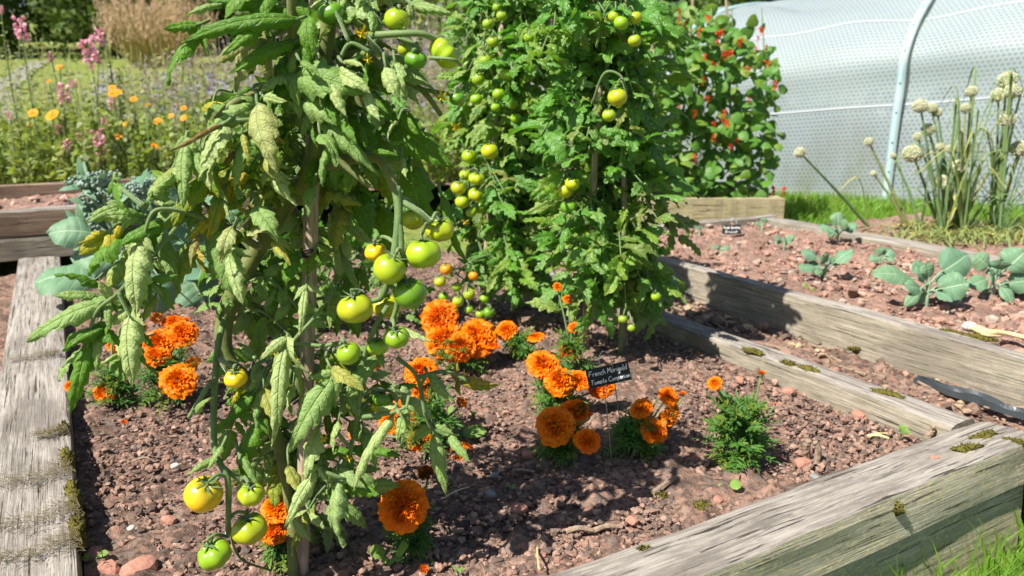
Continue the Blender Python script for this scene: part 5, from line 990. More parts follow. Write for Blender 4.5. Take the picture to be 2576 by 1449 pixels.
def label_sign(c, w_, h_, tilt, yaw, lines, label, base_pts, loop, sw, group='slate plant labels', legs=True):
    ex = np.array([math.cos(yaw), math.sin(yaw), 0]); nrm = unit(np.array([math.sin(yaw), -math.cos(yaw), .22])); ey = np.cross(nrm, ex) ; ex, ey = ex * math.cos(tilt) + ey * math.sin(tilt), ey * math.cos(tilt) - ex * math.sin(tilt)
    if ey[2] < 0: ey = -ey
    root = thing('plant_label', base_pts[0], label, 'plant label', group); mb = MB(); d = .0022
    pr = [(-1, -.92), (-.94, -1), (.95, -1), (1, -.93), (1, .94), (.95, 1), (-.95, 1), (-1, .95)]
    V = [c + ex * a * w_ / 2 + ey * b * h_ / 2 + nrm * s_ for s_ in (d / 2 - .0004, -d / 2) for a, b in pr]; n = len(pr); V += [c + nrm * (d / 2), c - nrm * d / 2]
    T = [[2 * n, k, (k + 1) % n] for k in range(n)] + [[2 * n + 1, n + (k + 1) % n, n + k] for k in range(n)]; Q = [[k, n + k, n + (k + 1) % n, (k + 1) % n] for k in range(n)]
    mb.add(V, Q, T); slate = mb.build('slate', M_SLATE, root, smooth=False)
    mb = MB()
    for (text, u0, v0, hh, ww) in lines: writing(mb, text, c + ex * u0 * w_ + ey * v0 * h_ + nrm * d / 2, ex, ey, nrm, hh * h_, ww * w_, sw)
    mb.build('handwriting', M_CHALK, root)
    l0, l1 = loop; t0, t1 = c + ex * l0 * w_ + ey * h_ * .42, c + ex * l1 * w_ + ey * h_ * .42; k = ey * h_ * .62
    mb = MB(); tube(mb, [base_pts[0], t0 - ey * h_ * .4 - nrm * .004, t0 - nrm * .003, t0 + nrm * .004 + ey * h_ * .1, t0 + k * .8 + ex * w_ * -.02, (t0 + t1) / 2 + k * 1.35, t1 + k * .8, t1 + nrm * .004 + ey * h_ * .1, t1 - nrm * .003, t1 - ey * h_ * .4 - nrm * .004, base_pts[1]], .00085, 6, smooth=80); mb.build('wire_leg', M_WIRE, root)
ys_ = 1.235
label_sign(P(1531, 943, ys_), px(116, ys_), px(52, ys_), R(13), R(0), [('French Marigold', -.45, .10, .27, .90), ('Tomato Companion', -.44, -.33, .24, .93)], 'slate label with two lines of white handwriting standing among the marigolds', [G(1541, 1182, -.01), G(1568, 1120, -.01)], (-.12, .12), .0007)
yl_ = G(1840, 600, .06)[1]
label_sign(P(1841, 577, yl_), px(48, yl_), px(24, yl_), R(1), R(0), [('Purple Sprouting', -.45, .08, .26, .90), ('Broccoli', -.35, -.36, .25, .66)], 'tiny slate label at the far end of the seedling bed', [G(1836, 598, .05), G(1846, 598, .05)], (-.02, .22), .0008)


# ------------------------------------------------------------------ moss, stones, sticks, weeds, plastic edging
def moss_mat(px_, L, W, label):
    c = G(*px_, .043); mb = MB(); r = np.random.default_rng(int(px_[1])); n = 34
    V = [(0, 0, .006)]
    for k in range(n): t = k * 6.283 / n; q = 1 + .25 * math.sin(3 * t + px_[1]) + .12 * r.normal(); V.append((math.cos(t) * L / 2 * q, math.sin(t) * W / 2 * q, .0005))
    mb = MB()
    for k in range(430):
        u_ = r.random() ** 1.7; p = np.array([L * (.26 - u_ * .85), r.normal(0, W * .36) * (1 - .4 * u_) + .006 * math.sin(u_ * 9), .001 + .003 * r.random()]); a = math.pi + r.normal(.0, .8); l_ = r.uniform(.005, .017); d = np.array([math.cos(a), math.sin(a), r.uniform(-.02, .22)]) * l_; sx = np.array([-math.sin(a), math.cos(a), 0]) * .00045
        mb.add([p - sx, p + sx, p + d * .6 + sx * .8 + UP * .0015, p + d * .6 - sx * .8 + UP * .0015, p + d], [[0, 1, 2, 3]], [[3, 2, 4]])
    o = mb.build('moss_clump', M_MOSSDRY); o.location = [float(q) for q in c]; o.rotation_euler = (0, 0, A30 + .12); return tag(o, label, 'moss', 'moss growing on the timbers')
def moss(px_, z, rx, ry, h, label, mat=M_MOSS, hair=260, hl=.012, lean=(0, 0), ang=0.0):
    c = G(*px_, z) if px_ is not None else None
    mb = MB(); V, T = ICO3; cc, ss = math.cos(ang), math.sin(ang); r = np.random.default_rng(int(px_[0]))
    rad = 1 + .5 * vnoise(V, int(px_[0]), 3.0) + .2 * vnoise(V, int(px_[1]), 9)
    W = V * rad[:, None] * np.array([rx, ry, h]); W = np.stack([W[:, 0] * cc - W[:, 1] * ss, W[:, 0] * ss + W[:, 1] * cc, W[:, 2]], -1)
    mb.add(W, None, T)
    for k in range(hair):
        i = r.integers(len(V)); 
        if V[i, 2] < -.1: continue
        p = W[i]; d = unit(unit(W[i] * [1, 1, 2]) + r.normal(0, .45, 3) + np.array([lean[0], lean[1], 0])) * hl * (.5 + r.random()); sx = unit(np.cross(d, r.normal(0, 1, 3))) * .0011
        mb.add([p - sx, p + sx, p + d], None, [[0, 1, 2]])
    o = mb.build('moss_clump', mat); o.location = [float(q) for q in c]; return tag(o, label, 'moss', 'moss growing on the timbers')
for (p, z, rx, ry, h, lab, a) in [((2478, 1098), .043, .035, .011, .008, 'dark green moss pad at the outer corner of the near sleeper', .5), ((2432, 1132), .043, .034, .013, .009, 'brown green moss cushion on the near sleeper below the corner pad', .35), ((2548, 1112), .043, .028, .008, .006, 'moss streak at the right photo edge on the near sleeper', -.3), ((1763, 1282), .004, .018, .015, .014, 'round moss ball on the soil against the near sleeper', 0), ((1658, 1248), .0, .014, .010, .008, 'small faded moss tuft on the soil left of the moss ball', 0),
                              ((1895, 884), .042, .032, .010, .007, 'bright moss patch on the mossy sleeper nearest the bushy tomato plant', -.9), ((1985, 915), .042, .022, .008, .006, 'moss patch in the middle of the right sleeper top', -.9), ((2035, 930), .042, .026, .010, .008, 'moss patch just right of the middle one on the right sleeper', -.9), ((2235, 992), .042, .036, .012, .008, 'wide moss patch on the right sleeper below the black plastic', -.8),
                              ((2385, 835), .088, .030, .010, .008, 'moss on the broad grey board left of the dried bulb', -.8), ((2460, 850), .088, .040, .014, .010, 'dark moss cushion on the broad grey board under the dried bulb', -.7), ((1618, 1383), .042, .010, .005, .004, 'tiny moss speck on the inner edge of the near sleeper', .3), ((2255, 1280), .02, .010, .010, .010, 'small dark moss knot on the outer face of the near sleeper', 0), ((2150, 878), .0, .02, .008, .006, 'little green moss tuft in the debris beside the grey board', 0)]:
    moss(p, z, rx * .78, ry * .8, h * .8, lab, hair=260, hl=.005, ang=a)
for p, L, W, lab in [((112, 893), .115, .046, 'farthest dry moss mat on the left sleeper'), ((128, 1190), .115, .060, 'dry moss mat in the middle of the left sleeper edge'), ((135, 1292), .125, .056, 'dark dry moss mat low on the left sleeper'), ((135, 1372), .12, .048, 'nearest dry moss mat on the left sleeper'), ((146, 1085), .060, .032, 'small thin dry moss mat above the middle one')]: moss_mat(p, L, W, lab)
for (p, rx, lab) in [((170, 1165), .035, 'green moss lip hanging over the left sleeper edge, uppermost'), ((184, 1255), .045, 'green moss lip hanging over the left sleeper edge beside the dark dry mat'), ((196, 1340), .040, 'green moss lip hanging over the left sleeper edge, lowest'), ((160, 1090), .022, 'short moss lip on the left sleeper edge above the others')]:
    moss(p, .030, .010, rx, .016, lab, M_MOSS, 260, .006, (0, 0), .52)
def stone(px_, rpx, mat, label, seed, flat=.6, z=.002, name='stone'):
    c = G(*px_, z); rr = px(rpx, c[1] * 1.05); mb = MB(); V, T = ICO2
    V = V * (1 + .22 * vnoise(V, seed, 1.7) + .10 * vnoise(V, seed + 3, 4.5))[:, None]; V = np.sign(V) * np.abs(V) ** .85
    mb.add(V * np.array([1.1, .85, flat]) * rr, None, T, V, (.42, .22, .165, 1)); o = mb.build(name, mat, smooth=mat is not M_RSTONE); o.location = [float(q) for q in c]; o.rotation_euler = (0, 0, seed); return tag(o, label, 'stone')
for k, (p, r_, m, lab) in enumerate([((1233, 1242), 16, M_STONE, 'blue grey stone on the soil right of the huge marigold'), ((1330, 1145), 17, M_RSTONE, 'rounded brown stone on the soil below the stacked marigold'), ((1305, 1282), 24, M_RSTONE, 'big red soil lump in the shade right of the huge marigold'), ((1803, 1258), 18, M_RSTONE, 'flat pink stone beside the round moss ball'), ((2352, 1152), 10, M_RSTONE, 'small pink stone lying on top of the near sleeper'), ((350, 1432), 42, M_RSTONE, 'largest red lump at the bottom left of the bed'), ((238, 1395), 26, M_RSTONE, 'red lump beside the two leaved weed at bottom left'), ((275, 1432), 30, M_RSTONE, 'red lump left of the largest one at the bottom'), ((440, 1172), 11, M_PSTONE, 'pale small stone in the soil left of the stake'), ((330, 1330), 12, M_PSTONE, 'whitish stone on the soil near the left sleeper'), ((425, 1310), 20, M_RSTONE, 'red lump above the largest one at bottom left'), ((1360, 1400), 15, M_RSTONE, 'dark red lump in the shade near the bottom edge'), ((1245, 1195), 12, M_STONE, 'grey stone in the shade left of the label legs'), ((1590, 1310), 18, M_RSTONE, 'red lump above the broken stick'), ((2020, 1165), 22, M_RSTONE, 'red lump below the feathery young marigold'), ((2160, 1045), 20, M_RSTONE, 'red lump against the inside of the right sleeper'), ((2270, 717), 13, M_PSTONE, 'white stone beside the largest young brassica'), ((1985, 985), 16, M_RSTONE, 'red lump right of the last small marigold head'), ((1860, 955), 14, M_RSTONE, 'pinkish lump behind the feathery young marigold'), ((2050, 1200), 14, M_STONE, 'dark stone at the inner corner of the near sleeper')]):
    stone(p, r_, m, lab, k + 2, z=.062 if lab.startswith('white stone b') else .044 if 'on top of the near' in lab else .004)
def stick(a, b, rad, mat, label, za=.006, zb=.008, name='stick'):
    A, B = G(*a, za), G(*b, zb); mb = MB(); m = (A + B) / 2 + np.array([0, 0, .004]) + rng.normal(0, .002, 3); tube(mb, [A, m, B], [rad, rad * .95, rad * .75], 7, smooth=10, rough=.1); return tag(mb.build(name, mat, smooth=False), label, 'stick')
stick((1425, 1338), (1492, 1334), .0045, M_STICK, 'left half of a broken grey stick on the shaded soil'); stick((1490, 1336), (1565, 1326), .0042, M_STICK, 'right half of a broken grey stick on the shaded soil'); stick((1643, 1240), (1712, 1198), .0050, M_STICK, 'weathered wood chip slanting up beside the small moss tuft')
stick((2332, 1102), (2348, 1072), .0050, M_STICK, 'short dark twig leaning at the inner corner of the sleepers', .01, .035); stick((2182, 1096), (2236, 1103), .003, M_STRAW, 'pale straw piece in the bed corner', name='straw'); stick((2186, 1100), (2232, 1090), .0022, M_STRAW, 'thinner straw crossing the pale one in the corner', name='straw'); stick((1352, 1378), (1356, 1432), .0018, M_STRAW, 'thin grey straw standing near the bottom edge', .004, .03, 'straw')
stick((2030, 1160), (2034, 1108), .007, M_STICK, 'left of two upright bark chips right of the young marigold', .0, .045, 'bark_chip'); stick((2054, 1165), (2050, 1112), .006, M_STICK, 'right of two upright bark chips right of the young marigold', .0, .04, 'bark_chip'); stick((330, 1162), (390, 1160), .0016, M_STICK, 'thin brown twig on the soil right of the left sleeper'); stick((520, 1130), (575, 1128), .0016, M_STICK, 'thin twig behind the hanging yellow tomato'); stick((1290, 1182), (1345, 1186), .0022, M_STICK, 'bleached twig in the middle of the shaded soil'); stick((1120, 1250), (1180, 1225), .0014, M_STRAW, 'thin pale straw beside the huge marigold', name='straw')
for k in range(46):
    a, b = rng.uniform(AR + .1, 1.64), rng.uniform(.75, 2.3); c = BED(a, b, -.008); th = A30 + R(90) + rng.normal(0, .5); l_ = rng.uniform(.015, .05); mb = MB(); d = np.array([math.cos(th), math.sin(th), rng.normal(0, .12)]) * l_
    if k == 0: DEB = MB()
    tube(DEB, [c - d, c + d], [rng.uniform(.002, .005), .002], 5, smooth=4, rough=.15)
tag(DEB.build('bark_debris', M_STICK, smooth=False), kind='stuff')
mb = MB(); p = smooth_path([BED(1.60, .97, -.004), BED(1.585, .92, .004), BED(1.572, .87, .010), BED(1.588, .82, .006), BED(1.565, .76, .012), BED(1.572, .70, .010), BED(1.55, .60, .008), BED(1.54, .35, .01)], 60); V = []
for i, q in enumerate(p):
    k_ = .003 * math.sin(i * .21) + .0015 * math.sin(i * .63); z_ = .003 * math.sin(i * .33) + .001 * math.sin(i * .9)
    V += [q + E1 * (-.006 + k_) - UP * .014, q + E1 * (-.005 + k_) + UP * (.001 + z_), q + E1 * (.000 + k_) + UP * (.003 - z_ * .6), q + E1 * (.003 + k_) + UP * (-.001 + z_ * .4), q + E1 * (.008 - k_) + UP * (.006 + z_ * .5), q + E1 * (.009 + k_) - UP * .008]
mb.add(V, grid_faces(len(p), 6)[:, ::-1]); tag(mb.build('plastic_edging', M_PLAS, smooth=False), 'black plastic edging strip crumpled at the foot of the broad grey board', 'edging')
bulb = thing('dried_bulb', G(2440, 826, .095), 'dried bulb with white roots and a tan withered stalk on the grey board', 'bulb'); c = G(2440, 822, .10); mb = MB(); blob(mb, c, (.018, .013, .012), 4, .1, ICO2); mb.build('bulb', M_PSTONE, bulb)
mb = MB()
for k in range(16): d = unit(rng.normal(0, 1, 3) + [-.8, .3, .4]); tube(mb, [c, c + d * .02, c + d * .032 + rng.normal(0, .004, 3)], .0006, 4, smooth=5)
mb.build('roots', M_PSTONE, bulb)
mb = MB(); tube(mb, [c, G(2490, 836, .095), G(2530, 838, .092), G(2590, 852, .09)], [.010, .008, .006, .004], 7, smooth=16, rough=.1); tube(mb, [c, G(2480, 842, .098), G(2520, 846, .092)], [.006, .004, .002], 6); mb.build('withered_stalk', M_STRAW, bulb)
def weed(px_, leaves, label, z=.002, lift=.02):
    b = G(*px_, z); root = thing('weed_seedling', b, label, 'weed', 'small weeds in the soil'); mb = MB()
    for (x, y, wd, sh) in leaves:
        t = P(x, y, b[1] - .004); t[2] = max(t[2], .006); m = b + (t - b) * .3 + UP * lift * .6; tube(mb, [b, m], [.0012, .001], 4, (0, 0, 0, 1), m=1, smooth=3); leaflet(mb, m, t + UP * .006, UP + CAMDIR * .6 + rng.normal(0, .15, 3), px(wd, b[1]), 11, 7, 3, .04, .08, .6, .3, .03, (.0, .25, 0, 1), sh)
    mb.build('foliage', [M_WEED, M_STEMG], root)
M_WEED = leaf_material('weed_leaf', (0.13, 0.30, 0.035), (0.2, 0.35, 0.08), (0.25, 0.42, 0.1), 4, 0.5, 0.3, 0.3)
weed((1140, 1095), [(1224, 1108, 52, 'round')], 'single large oval bright leaf lying on the soil right of the front tomato', lift=.008); weed((985, 1425), [(930, 1392, 46, 'round'), (1030, 1378, 50, 'round'), (995, 1445, 48, 'round'), (1015, 1415, 24, 'round'), (960, 1440, 22, 'round')], 'weed with four round leaves near the bottom edge under the huge marigold'); weed((1822, 1240), [(1866, 1228, 34, 'round'), (1808, 1252, 24, 'round')], 'oval two leaved weed on the soil above the near sleeper'); weed((2262, 1112), [(2280, 1080, 34, 'heart'), (2262, 1085, 22, 'heart')], 'bright seedling in the corner beside the straw'); weed((1120, 1052), [(1100, 1030, 42, 'heart'), (1142, 1035, 36, 'heart')], 'dark heart leaved weed in the shade behind the lowest marigolds'); weed((240, 1418), [(208, 1425, 26, 'lance'), (274, 1402, 24, 'lance')], 'two leaved weed at the bottom left of the bed'); weed((1285, 1238), [(1275, 1228, 18, 'round'), (1296, 1242, 16, 'round')], 'tiny weed right of the blue grey stone'); weed((1190, 1052), [(1182, 1044, 12, 'round'), (1198, 1050, 12, 'round'), (1188, 1060, 10, 'round')], 'tiniest bright weed left of the stacked marigold'); weed((1152, 1452), [(1140, 1440, 24, 'round'), (1165, 1445, 22, 'round')], 'weed cut off by the bottom edge of the photo'); weed((2038, 735), [(2020, 722, 20, 'round'), (2046, 742, 18, 'round')], 'small weed at the front edge of the seedling bed', .062)
fp = G(1064, 1432, .008); o = place('fallen_petal', MG['bud'][0], None, frame_M(fp, (.3, -.6, .6), 1.0, .009)); tag(o, 'orange marigold petals fallen on the soil at the bottom edge', 'petals')
o = place('fallen_petal', MG['bud'][0], None, frame_M(G(313, 1064, .006), (.2, -.5, .8), .3, .008)); o.data = MG['bud'][0]; tag(o, 'pale dried petal on the soil below the small left marigold', 'petals')

# ------------------------------------------------------------------ grass
def grass(name, n, fn, h0, h1, seed, w_=.0035, yl=.15):
    r = np.random.default_rng(seed); mb = MB()
    for k in range(n):
        b = fn(r); a = r.random() * 6.28; h = r.uniform(h0, h1); ln = np.array([math.cos(a), math.sin(a), 0]) * h * r.uniform(.1, .7); sx = np.array([-math.sin(a + 1), math.cos(a + 1), 0]) * w_ * (.6 + .8 * r.random()); y = 1.0 if r.random() < yl else 0.0; z = r.random()
        mb.add([b - sx, b + sx, b + ln * .35 + UP * h * .6 + sx * .7, b + ln * .35 + UP * h * .6 - sx * .7, b + ln + UP * h * .92], [[0, 1, 2, 3]], [[3, 2, 4]], [[.4, .2, z]] * 5, (y * .8, 0, 0, 1))
    return tag(mb.build(name, M_GRASS), kind='stuff')
def gcorner(r):
    while True:
        a, b = r.uniform(.2, 1.9), r.uniform(-.3, BN - .112)
        q = BED(a, b, 0); q[2] = -.172
        if b > BN - .16 and r.random() < .55: continue
        return q
grass('long_grass', 14000, gcorner, .05, .15, 5, .0026, .05)
def gstrip(r):
    while True:
        x, y = r.uniform(.9, 4.2), r.uniform(2.6, 5.0); q = np.array([x, y, 0.0]); a, b = q.dot(E1), q.dot(E2)
        if 1.6 < a < 3.62 and b < 2.48 and not (a > 2.72 and b > 2.32): continue
        if x < 1.30 and 3.6 < y < 4.4: continue
        s_ = (q - TP).dot(TN)
        if s_ > -.02: continue
        q[2] = hgt(x, y); return q
grass('tunnel_grass', 11000, gstrip, .03, .075, 6, .0045, .12)


# ------------------------------------------------------------------ flower border behind the brown board
def border_mass(name, n, xr, yr, h0, h1, seed, tints, mat=M_WILD, lw=(.010, .02), ll=(.025, .06), nl=16, fl=None, topf=None):
    r = np.random.default_rng(seed); mb = MB()
    for k in range(n):
        Y = r.uniform(*yr); x = r.uniform(xr[0], xr[1]) * Y / 4.0; b = np.array([x, Y, .12 if Y < 7 else hgt(x, Y)])
        if b.dot(E2) < 3.86: continue
        h = r.uniform(h0, h1) * (topf(x / Y * 4) if topf else 1); t = b + np.array([r.normal(0, .05), r.normal(0, .05), h]); c = tints[r.integers(len(tints))]
        sx = np.array([.0022, 0, 0]); mb.add([b - sx, b + sx, t + sx * .5, t - sx * .5], [[0, 1, 2, 3]], None, [[.5, .4, r.random()]] * 4, c)
        for j in range(nl):
            f = r.random() ** .8; p = b + (t - b) * f; d = unit(np.array([r.normal(0, 1), r.normal(0, 1), r.normal(.15, .6)])); l_ = r.uniform(*ll) * (1.15 - .5 * f); w_ = r.uniform(*lw); s_ = unit(np.cross(d, r.normal(0, 1, 3)))
            mb.add([p, p + d * l_ * .5 + s_ * w_, p + d * l_, p + d * l_ * .5 - s_ * w_], [[0, 1, 2, 3]], None, [[0, 0, r.random()], [.8, .4, r.random()], [0, 1, 0], [-.8, .4, r.random()]], c)
    return tag(mb.build(name, mat), kind='stuff')
g1, g2, g3, g4 = (0, 0, 0, 1), (.3, 0, 0, 1), (0, .6, 0, 1), (.75, .3, 0, 1)
border_mass('border_foliage', 1700, (-3.4, 1.4), (3.85, 4.8), .16, .45, 31, [g1, g1, g2, g3, g1])
border_mass('wispy_border_foliage', 1400, (-3.4, 1.7), (4.3, 6.8), .42, .82, 32, [g3, g3, g4, g4, g3], lw=(.004, .010), ll=(.03, .07), nl=14)
M_BORAGE = leaf_material('borage_leaf', (0.30, 0.27, 0.25), (0.34, 0.31, 0.30), (0.25, 0.24, 0.2), 3, 0.7, 0.2, 0.3, yellow=(0.42, 0.32, 0.25), pale=(0.26, 0.24, 0.36))
border_mass('borage_foliage', 1300, (-1.9, .6), (5.2, 7.2), .6, 1.08, 33, [g1, g4, (0, .9, 0, 1), g1, (0, .5, 0, 1)], M_BORAGE, (.006, .014), (.02, .05), 18, topf=lambda q: .65 + .35 * min(1, max(0, (q + 1.9) / .9)))
def snap_mesh(seed):
    r = np.random.default_rng(seed); mb = MB()
    for k in range(16):
        a = k * 2.4; z = 1 - 2 * (k / 16.0); c = np.array([math.cos(a) * .34, math.sin(a) * .34, z * .95])
        for j in range(3):
            d = unit(np.array([math.cos(a + r.normal(0, .5)), math.sin(a + r.normal(0, .5)), r.normal(0.1, .6)])); leaflet(mb, c, c + d * .55, r.normal(0, 1, 3) + UP, .5, 5, 4, 1, 0, .3, .9, .8, 0, (0, 0, 0, 1), 'round')
    return mb.mesh('snapdragon_head', M_PINK)
SN = [snap_mesh(1), snap_mesh(2), snap_mesh(3)]
def cal_mesh(seed):
    r = np.random.default_rng(seed); mb = MB()
    for ring, n in ((1.0, 13), (.7, 11), (.4, 8)):
        for k in range(n):
            a = k * 6.28 / n + ring * 5; d = np.array([math.cos(a), math.sin(a), .15 + .6 * (1 - ring)]); leaflet(mb, d * .1, d * ring, UP, .38 * ring + .08, 5, 3, 1, 0, .1, .6, .2, 0, (0, 0, 0, 1), 'petal')
    return mb.mesh('calendula_head', M_CAL)
CA = [cal_mesh(1), cal_mesh(2)]
def tall_flower(name, x, y, r_, Y, meshes, label, cat, group, asp=1.3, leafy=True, hn=None, more=()):
    r_ = r_ * (1.12 if name == 'snapdragon' else 1.0); h = P(x, y, Y); b = np.array([h[0] + rng.normal(0, .02), h[1] + rng.normal(0, .03), .13]); root = thing(name, b, label, cat, group); rw = px(r_, Y)
    for (xx, yy, rr) in [(x, y, r_)] + list(more):
        M = frame_M(P(xx, yy, Y + rng.normal(0, .02)), hn or (rng.normal(0, .15), rng.normal(-.1, .1), 1), rng.random() * 6.28, px(rr, Y)); M = M @ Matrix.Diagonal((1, 1, asp, 1)); place('flower_head', meshes[int(xx) % len(meshes)], root, M)
    mb = MB(); tube(mb, [b, (b + h) / 2 + rng.normal(0, .01, 3), h + UP * rw * asp * .8], [.005, .004, .0025], 5, (0, .2, 0, 1)); mb.build('stem', M_STEMG, root)
    for (xx, yy, rr) in more: mb = MB(); tube(mb, [b + (h - b) * .45, P(xx, yy, Y)], [.003, .002], 4); mb.build('stem', M_STEMG, root)
    if leafy:
        mb = MB()
        for k in range(34):
            f = rng.uniform(.1, .93); p = b + (h - b) * f; a = rng.random() * 6.28; d = unit(np.array([math.cos(a), math.sin(a), rng.uniform(-.2, .7)])); l_ = .05 * (1.2 - .75 * f); leaflet(mb, p, p + d * l_, UP + CAMDIR, .012, 5, 3, 1, 0, .2, .6, 0, 0, (rng.choice([0, .3]), .3, 0, 1), 'lance')
        mb.build('foliage', M_WILD, root)
SG, CGp = 'pink snapdragons in the border', 'orange calendulas in the border'
for (x, y, r_, Y, lab, more) in [(52, 74, 17, 4.1, 'tall pink snapdragon at the far left rising against the dark trees', ()), (225, 132, 22, 4.2, 'fullest pale pink snapdragon spike above the lawn', [(250, 94, 14)]), (128, 146, 8, 4.3, 'thin pink snapdragon between the lawn and the orange flowers', ()), (160, 238, 16, 4.0, 'pink snapdragon head standing above the biggest orange calendula', ()), (280, 262, 9, 4.2, 'mauve pink snapdragon below the three orange calendulas', ()), (250, 356, 17, 3.95, 'broad pink snapdragon low in the border above the broccoli', [(250, 402, 11)]), (168, 368, 10, 3.95, 'small pink snapdragon low and left of the broad one', [(160, 400, 8)]), (202, 349, 8, 3.95, 'small pink snapdragon just left of the broad low one', ()), (265, 312, 10, 4.0, 'pink snapdragon head between yellow orange calendulas', ()), (148, 326, 9, 4.0, 'slim pink snapdragon under the biggest orange calendula', ()), (25, 293, 7, 4.0, 'small pink snapdragon near the left photo edge', ()), (188, 212, 7, 4.3, 'little pair of pink snapdragon buds in the hazy green', [(180, 213, 6)]), (2, 26, 7, 4.2, 'pink snapdragon cut by the left photo edge', ())]:
    tall_flower('snapdragon', x, y, r_, Y, SN, lab, 'snapdragon', SG, more=more)
for (x, y, r_, Y, lab, more) in [(132, 290, 17, 3.95, 'biggest orange calendula in the left border', ()), (83, 285, 13, 3.98, 'orange calendula left of the biggest one', ()), (285, 236, 12, 4.15, 'group of three orange calendulas by the tall green spire', [(298, 232, 9), (283, 221, 9)]), (336, 250, 9, 4.2, 'yellow calendula right of the three orange ones', ()), (372, 264, 7, 4.3, 'pale orange calendula near the borage haze', ()), (317, 312, 8, 4.1, 'small yellow calendula right of a pink snapdragon', ()), (298, 343, 10, 4.0, 'golden calendula above the broccoli', ()), (430, 292, 8, 4.2, 'yellow calendula beside the bleached tomato leaves', ()), (462, 272, 8, 4.3, 'upper of two orange calendulas nearest the tomato plant', ()), (463, 297, 10, 4.2, 'lower of two orange calendulas nearest the tomato plant', ()), (388, 368, 9, 4.0, 'low orange calendula near the dried brown leaf', ()), (75, 318, 9, 4.0, 'yellow calendula low at the left', ()), (150, 170, 9, 4.4, 'orange calendula highest against the lawn', ()), (124, 205, 6, 4.4, 'small orange calendula against the lawn at left', ()), (398, 305, 11, 4.1, 'rusty red calendula in the middle of the border', ())]:
    tall_flower('calendula', x, y, r_, Y, CA, lab, 'calendula', CGp, asp=.8, leafy=False, hn=(rng.normal(0, .2), -.7, .7), more=more)
sp = P(275, 175, 4.25); root = thing('flower_spire', (sp[0], sp[1], .13), 'tall leafy green seed spire rising beside the three calendulas', 'plant'); mb = MB()
for dx in (0, 24): tube(mb, [np.array([sp[0], sp[1], .13]), P(276 + dx, 150 + dx, 4.25)], [.006, .003], 5)
mb.build('stem', M_STEMG, root); mb = MB()
for k in range(170):
    f = rng.uniform(.25, 1); dx = rng.choice([0, 24]); p = np.array([sp[0], sp[1], .13]) * (1 - f) + P(276 + dx, 145 + dx, 4.25) * f; a = rng.random() * 6.28; d = unit(np.array([math.cos(a), math.sin(a), .5])); leaflet(mb, p, p + d * .032, UP, .012, 5, 3, 1, 0, .2, .6, 0, 0, (.2, .4, 0, 1), 'lance')
mb.build('foliage', M_WILD, root)
mb = MB()
for k in range(270):
    x = rng.uniform(100, 1180) if rng.random() < .45 else rng.uniform(390, 640); y = rng.uniform(185, 300); c = P(x, y, rng.uniform(5.0, 6.2))
    for j in range(5): a = j * 1.26; mb.add([c, c + np.array([math.cos(a) * .013 - .006, -.01, math.sin(a) * .013]), c + np.array([math.cos(a) * .02, -.012, math.sin(a) * .02]), c + np.array([math.cos(a) * .013 + .006, -.01, math.sin(a) * .013])], [[0, 1, 2, 3]])
tag(mb.build('borage_blossom', M_BLUE), kind='stuff')

# ------------------------------------------------------------------ trees and shrubs beyond the lawn
def tree(cx, cy, rx, h, label, tint, seed, n=4200, ls=.16, name='tree', cat='tree', group='trees beyond the lawn', trunk=.35, squash=1.0):
    r = np.random.default_rng(seed); z0 = float(hgt(np.array(cx), np.array(cy))); root = thing(name, (cx, cy, z0), label, cat, group); mb = MB()
    tube(mb, [(cx, cy, z0 - .1), (cx + .05, cy, z0 + h * .4), (cx, cy + .05, z0 + h * .85)], [.16, .11, .03], 8)
    for k in range(9): a = k * 2.4; zz = z0 + h * (.2 + .07 * k); tube(mb, [(cx, cy, zz), (cx + rx * .6 * math.cos(a), cy + rx * .6 * math.sin(a), zz + h * .12)], [.05, .015], 5)
    mb.build('trunk', M_BARK, root); mb = MB(); nb = 26; cl = []
    for k in range(nb):
        a = r.random() * 6.28; f = r.random(); rr = rx * (.55 + .5 * r.random()) * math.sin(math.pi * (.18 + .74 * f)) ** .7; cl.append((cx + rr * math.cos(a) * .8, cy + rr * math.sin(a) * .8, z0 + h * (.06 + .9 * f), rx * r.uniform(.26, .46)))
    pts = []
    for k in range(n):
        c = cl[r.integers(nb)]; d = unit(r.normal(0, 1, 3)); q = c[3] * (.55 + .5 * r.random()); pts.append((c[0] + d[0] * q, c[1] + d[1] * q, c[2] + d[2] * q * squash, d))
    V = []; U = []; 
    for (x, y, z, d) in pts:
        nn = unit(d + r.normal(0, .6, 3)); s_ = unit(np.cross(nn, r.normal(0, 1, 3))); t_ = np.cross(nn, s_); l_ = ls * (.6 + .8 * r.random()); p = np.array([x, y, z]); rv = r.random()
        V += [p, p + s_ * l_ * .5 + t_ * l_ * .32, p + s_ * l_, p + s_ * l_ * .5 - t_ * l_ * .32]; U += [(0, 0, rv), (.8, .4, rv), (0, 1, rv), (-.8, .4, rv)]
    m = len(pts); mb.add(V, np.arange(4 * m).reshape(-1, 4), None, U, tint); mb.build('crown', M_TREE, root)
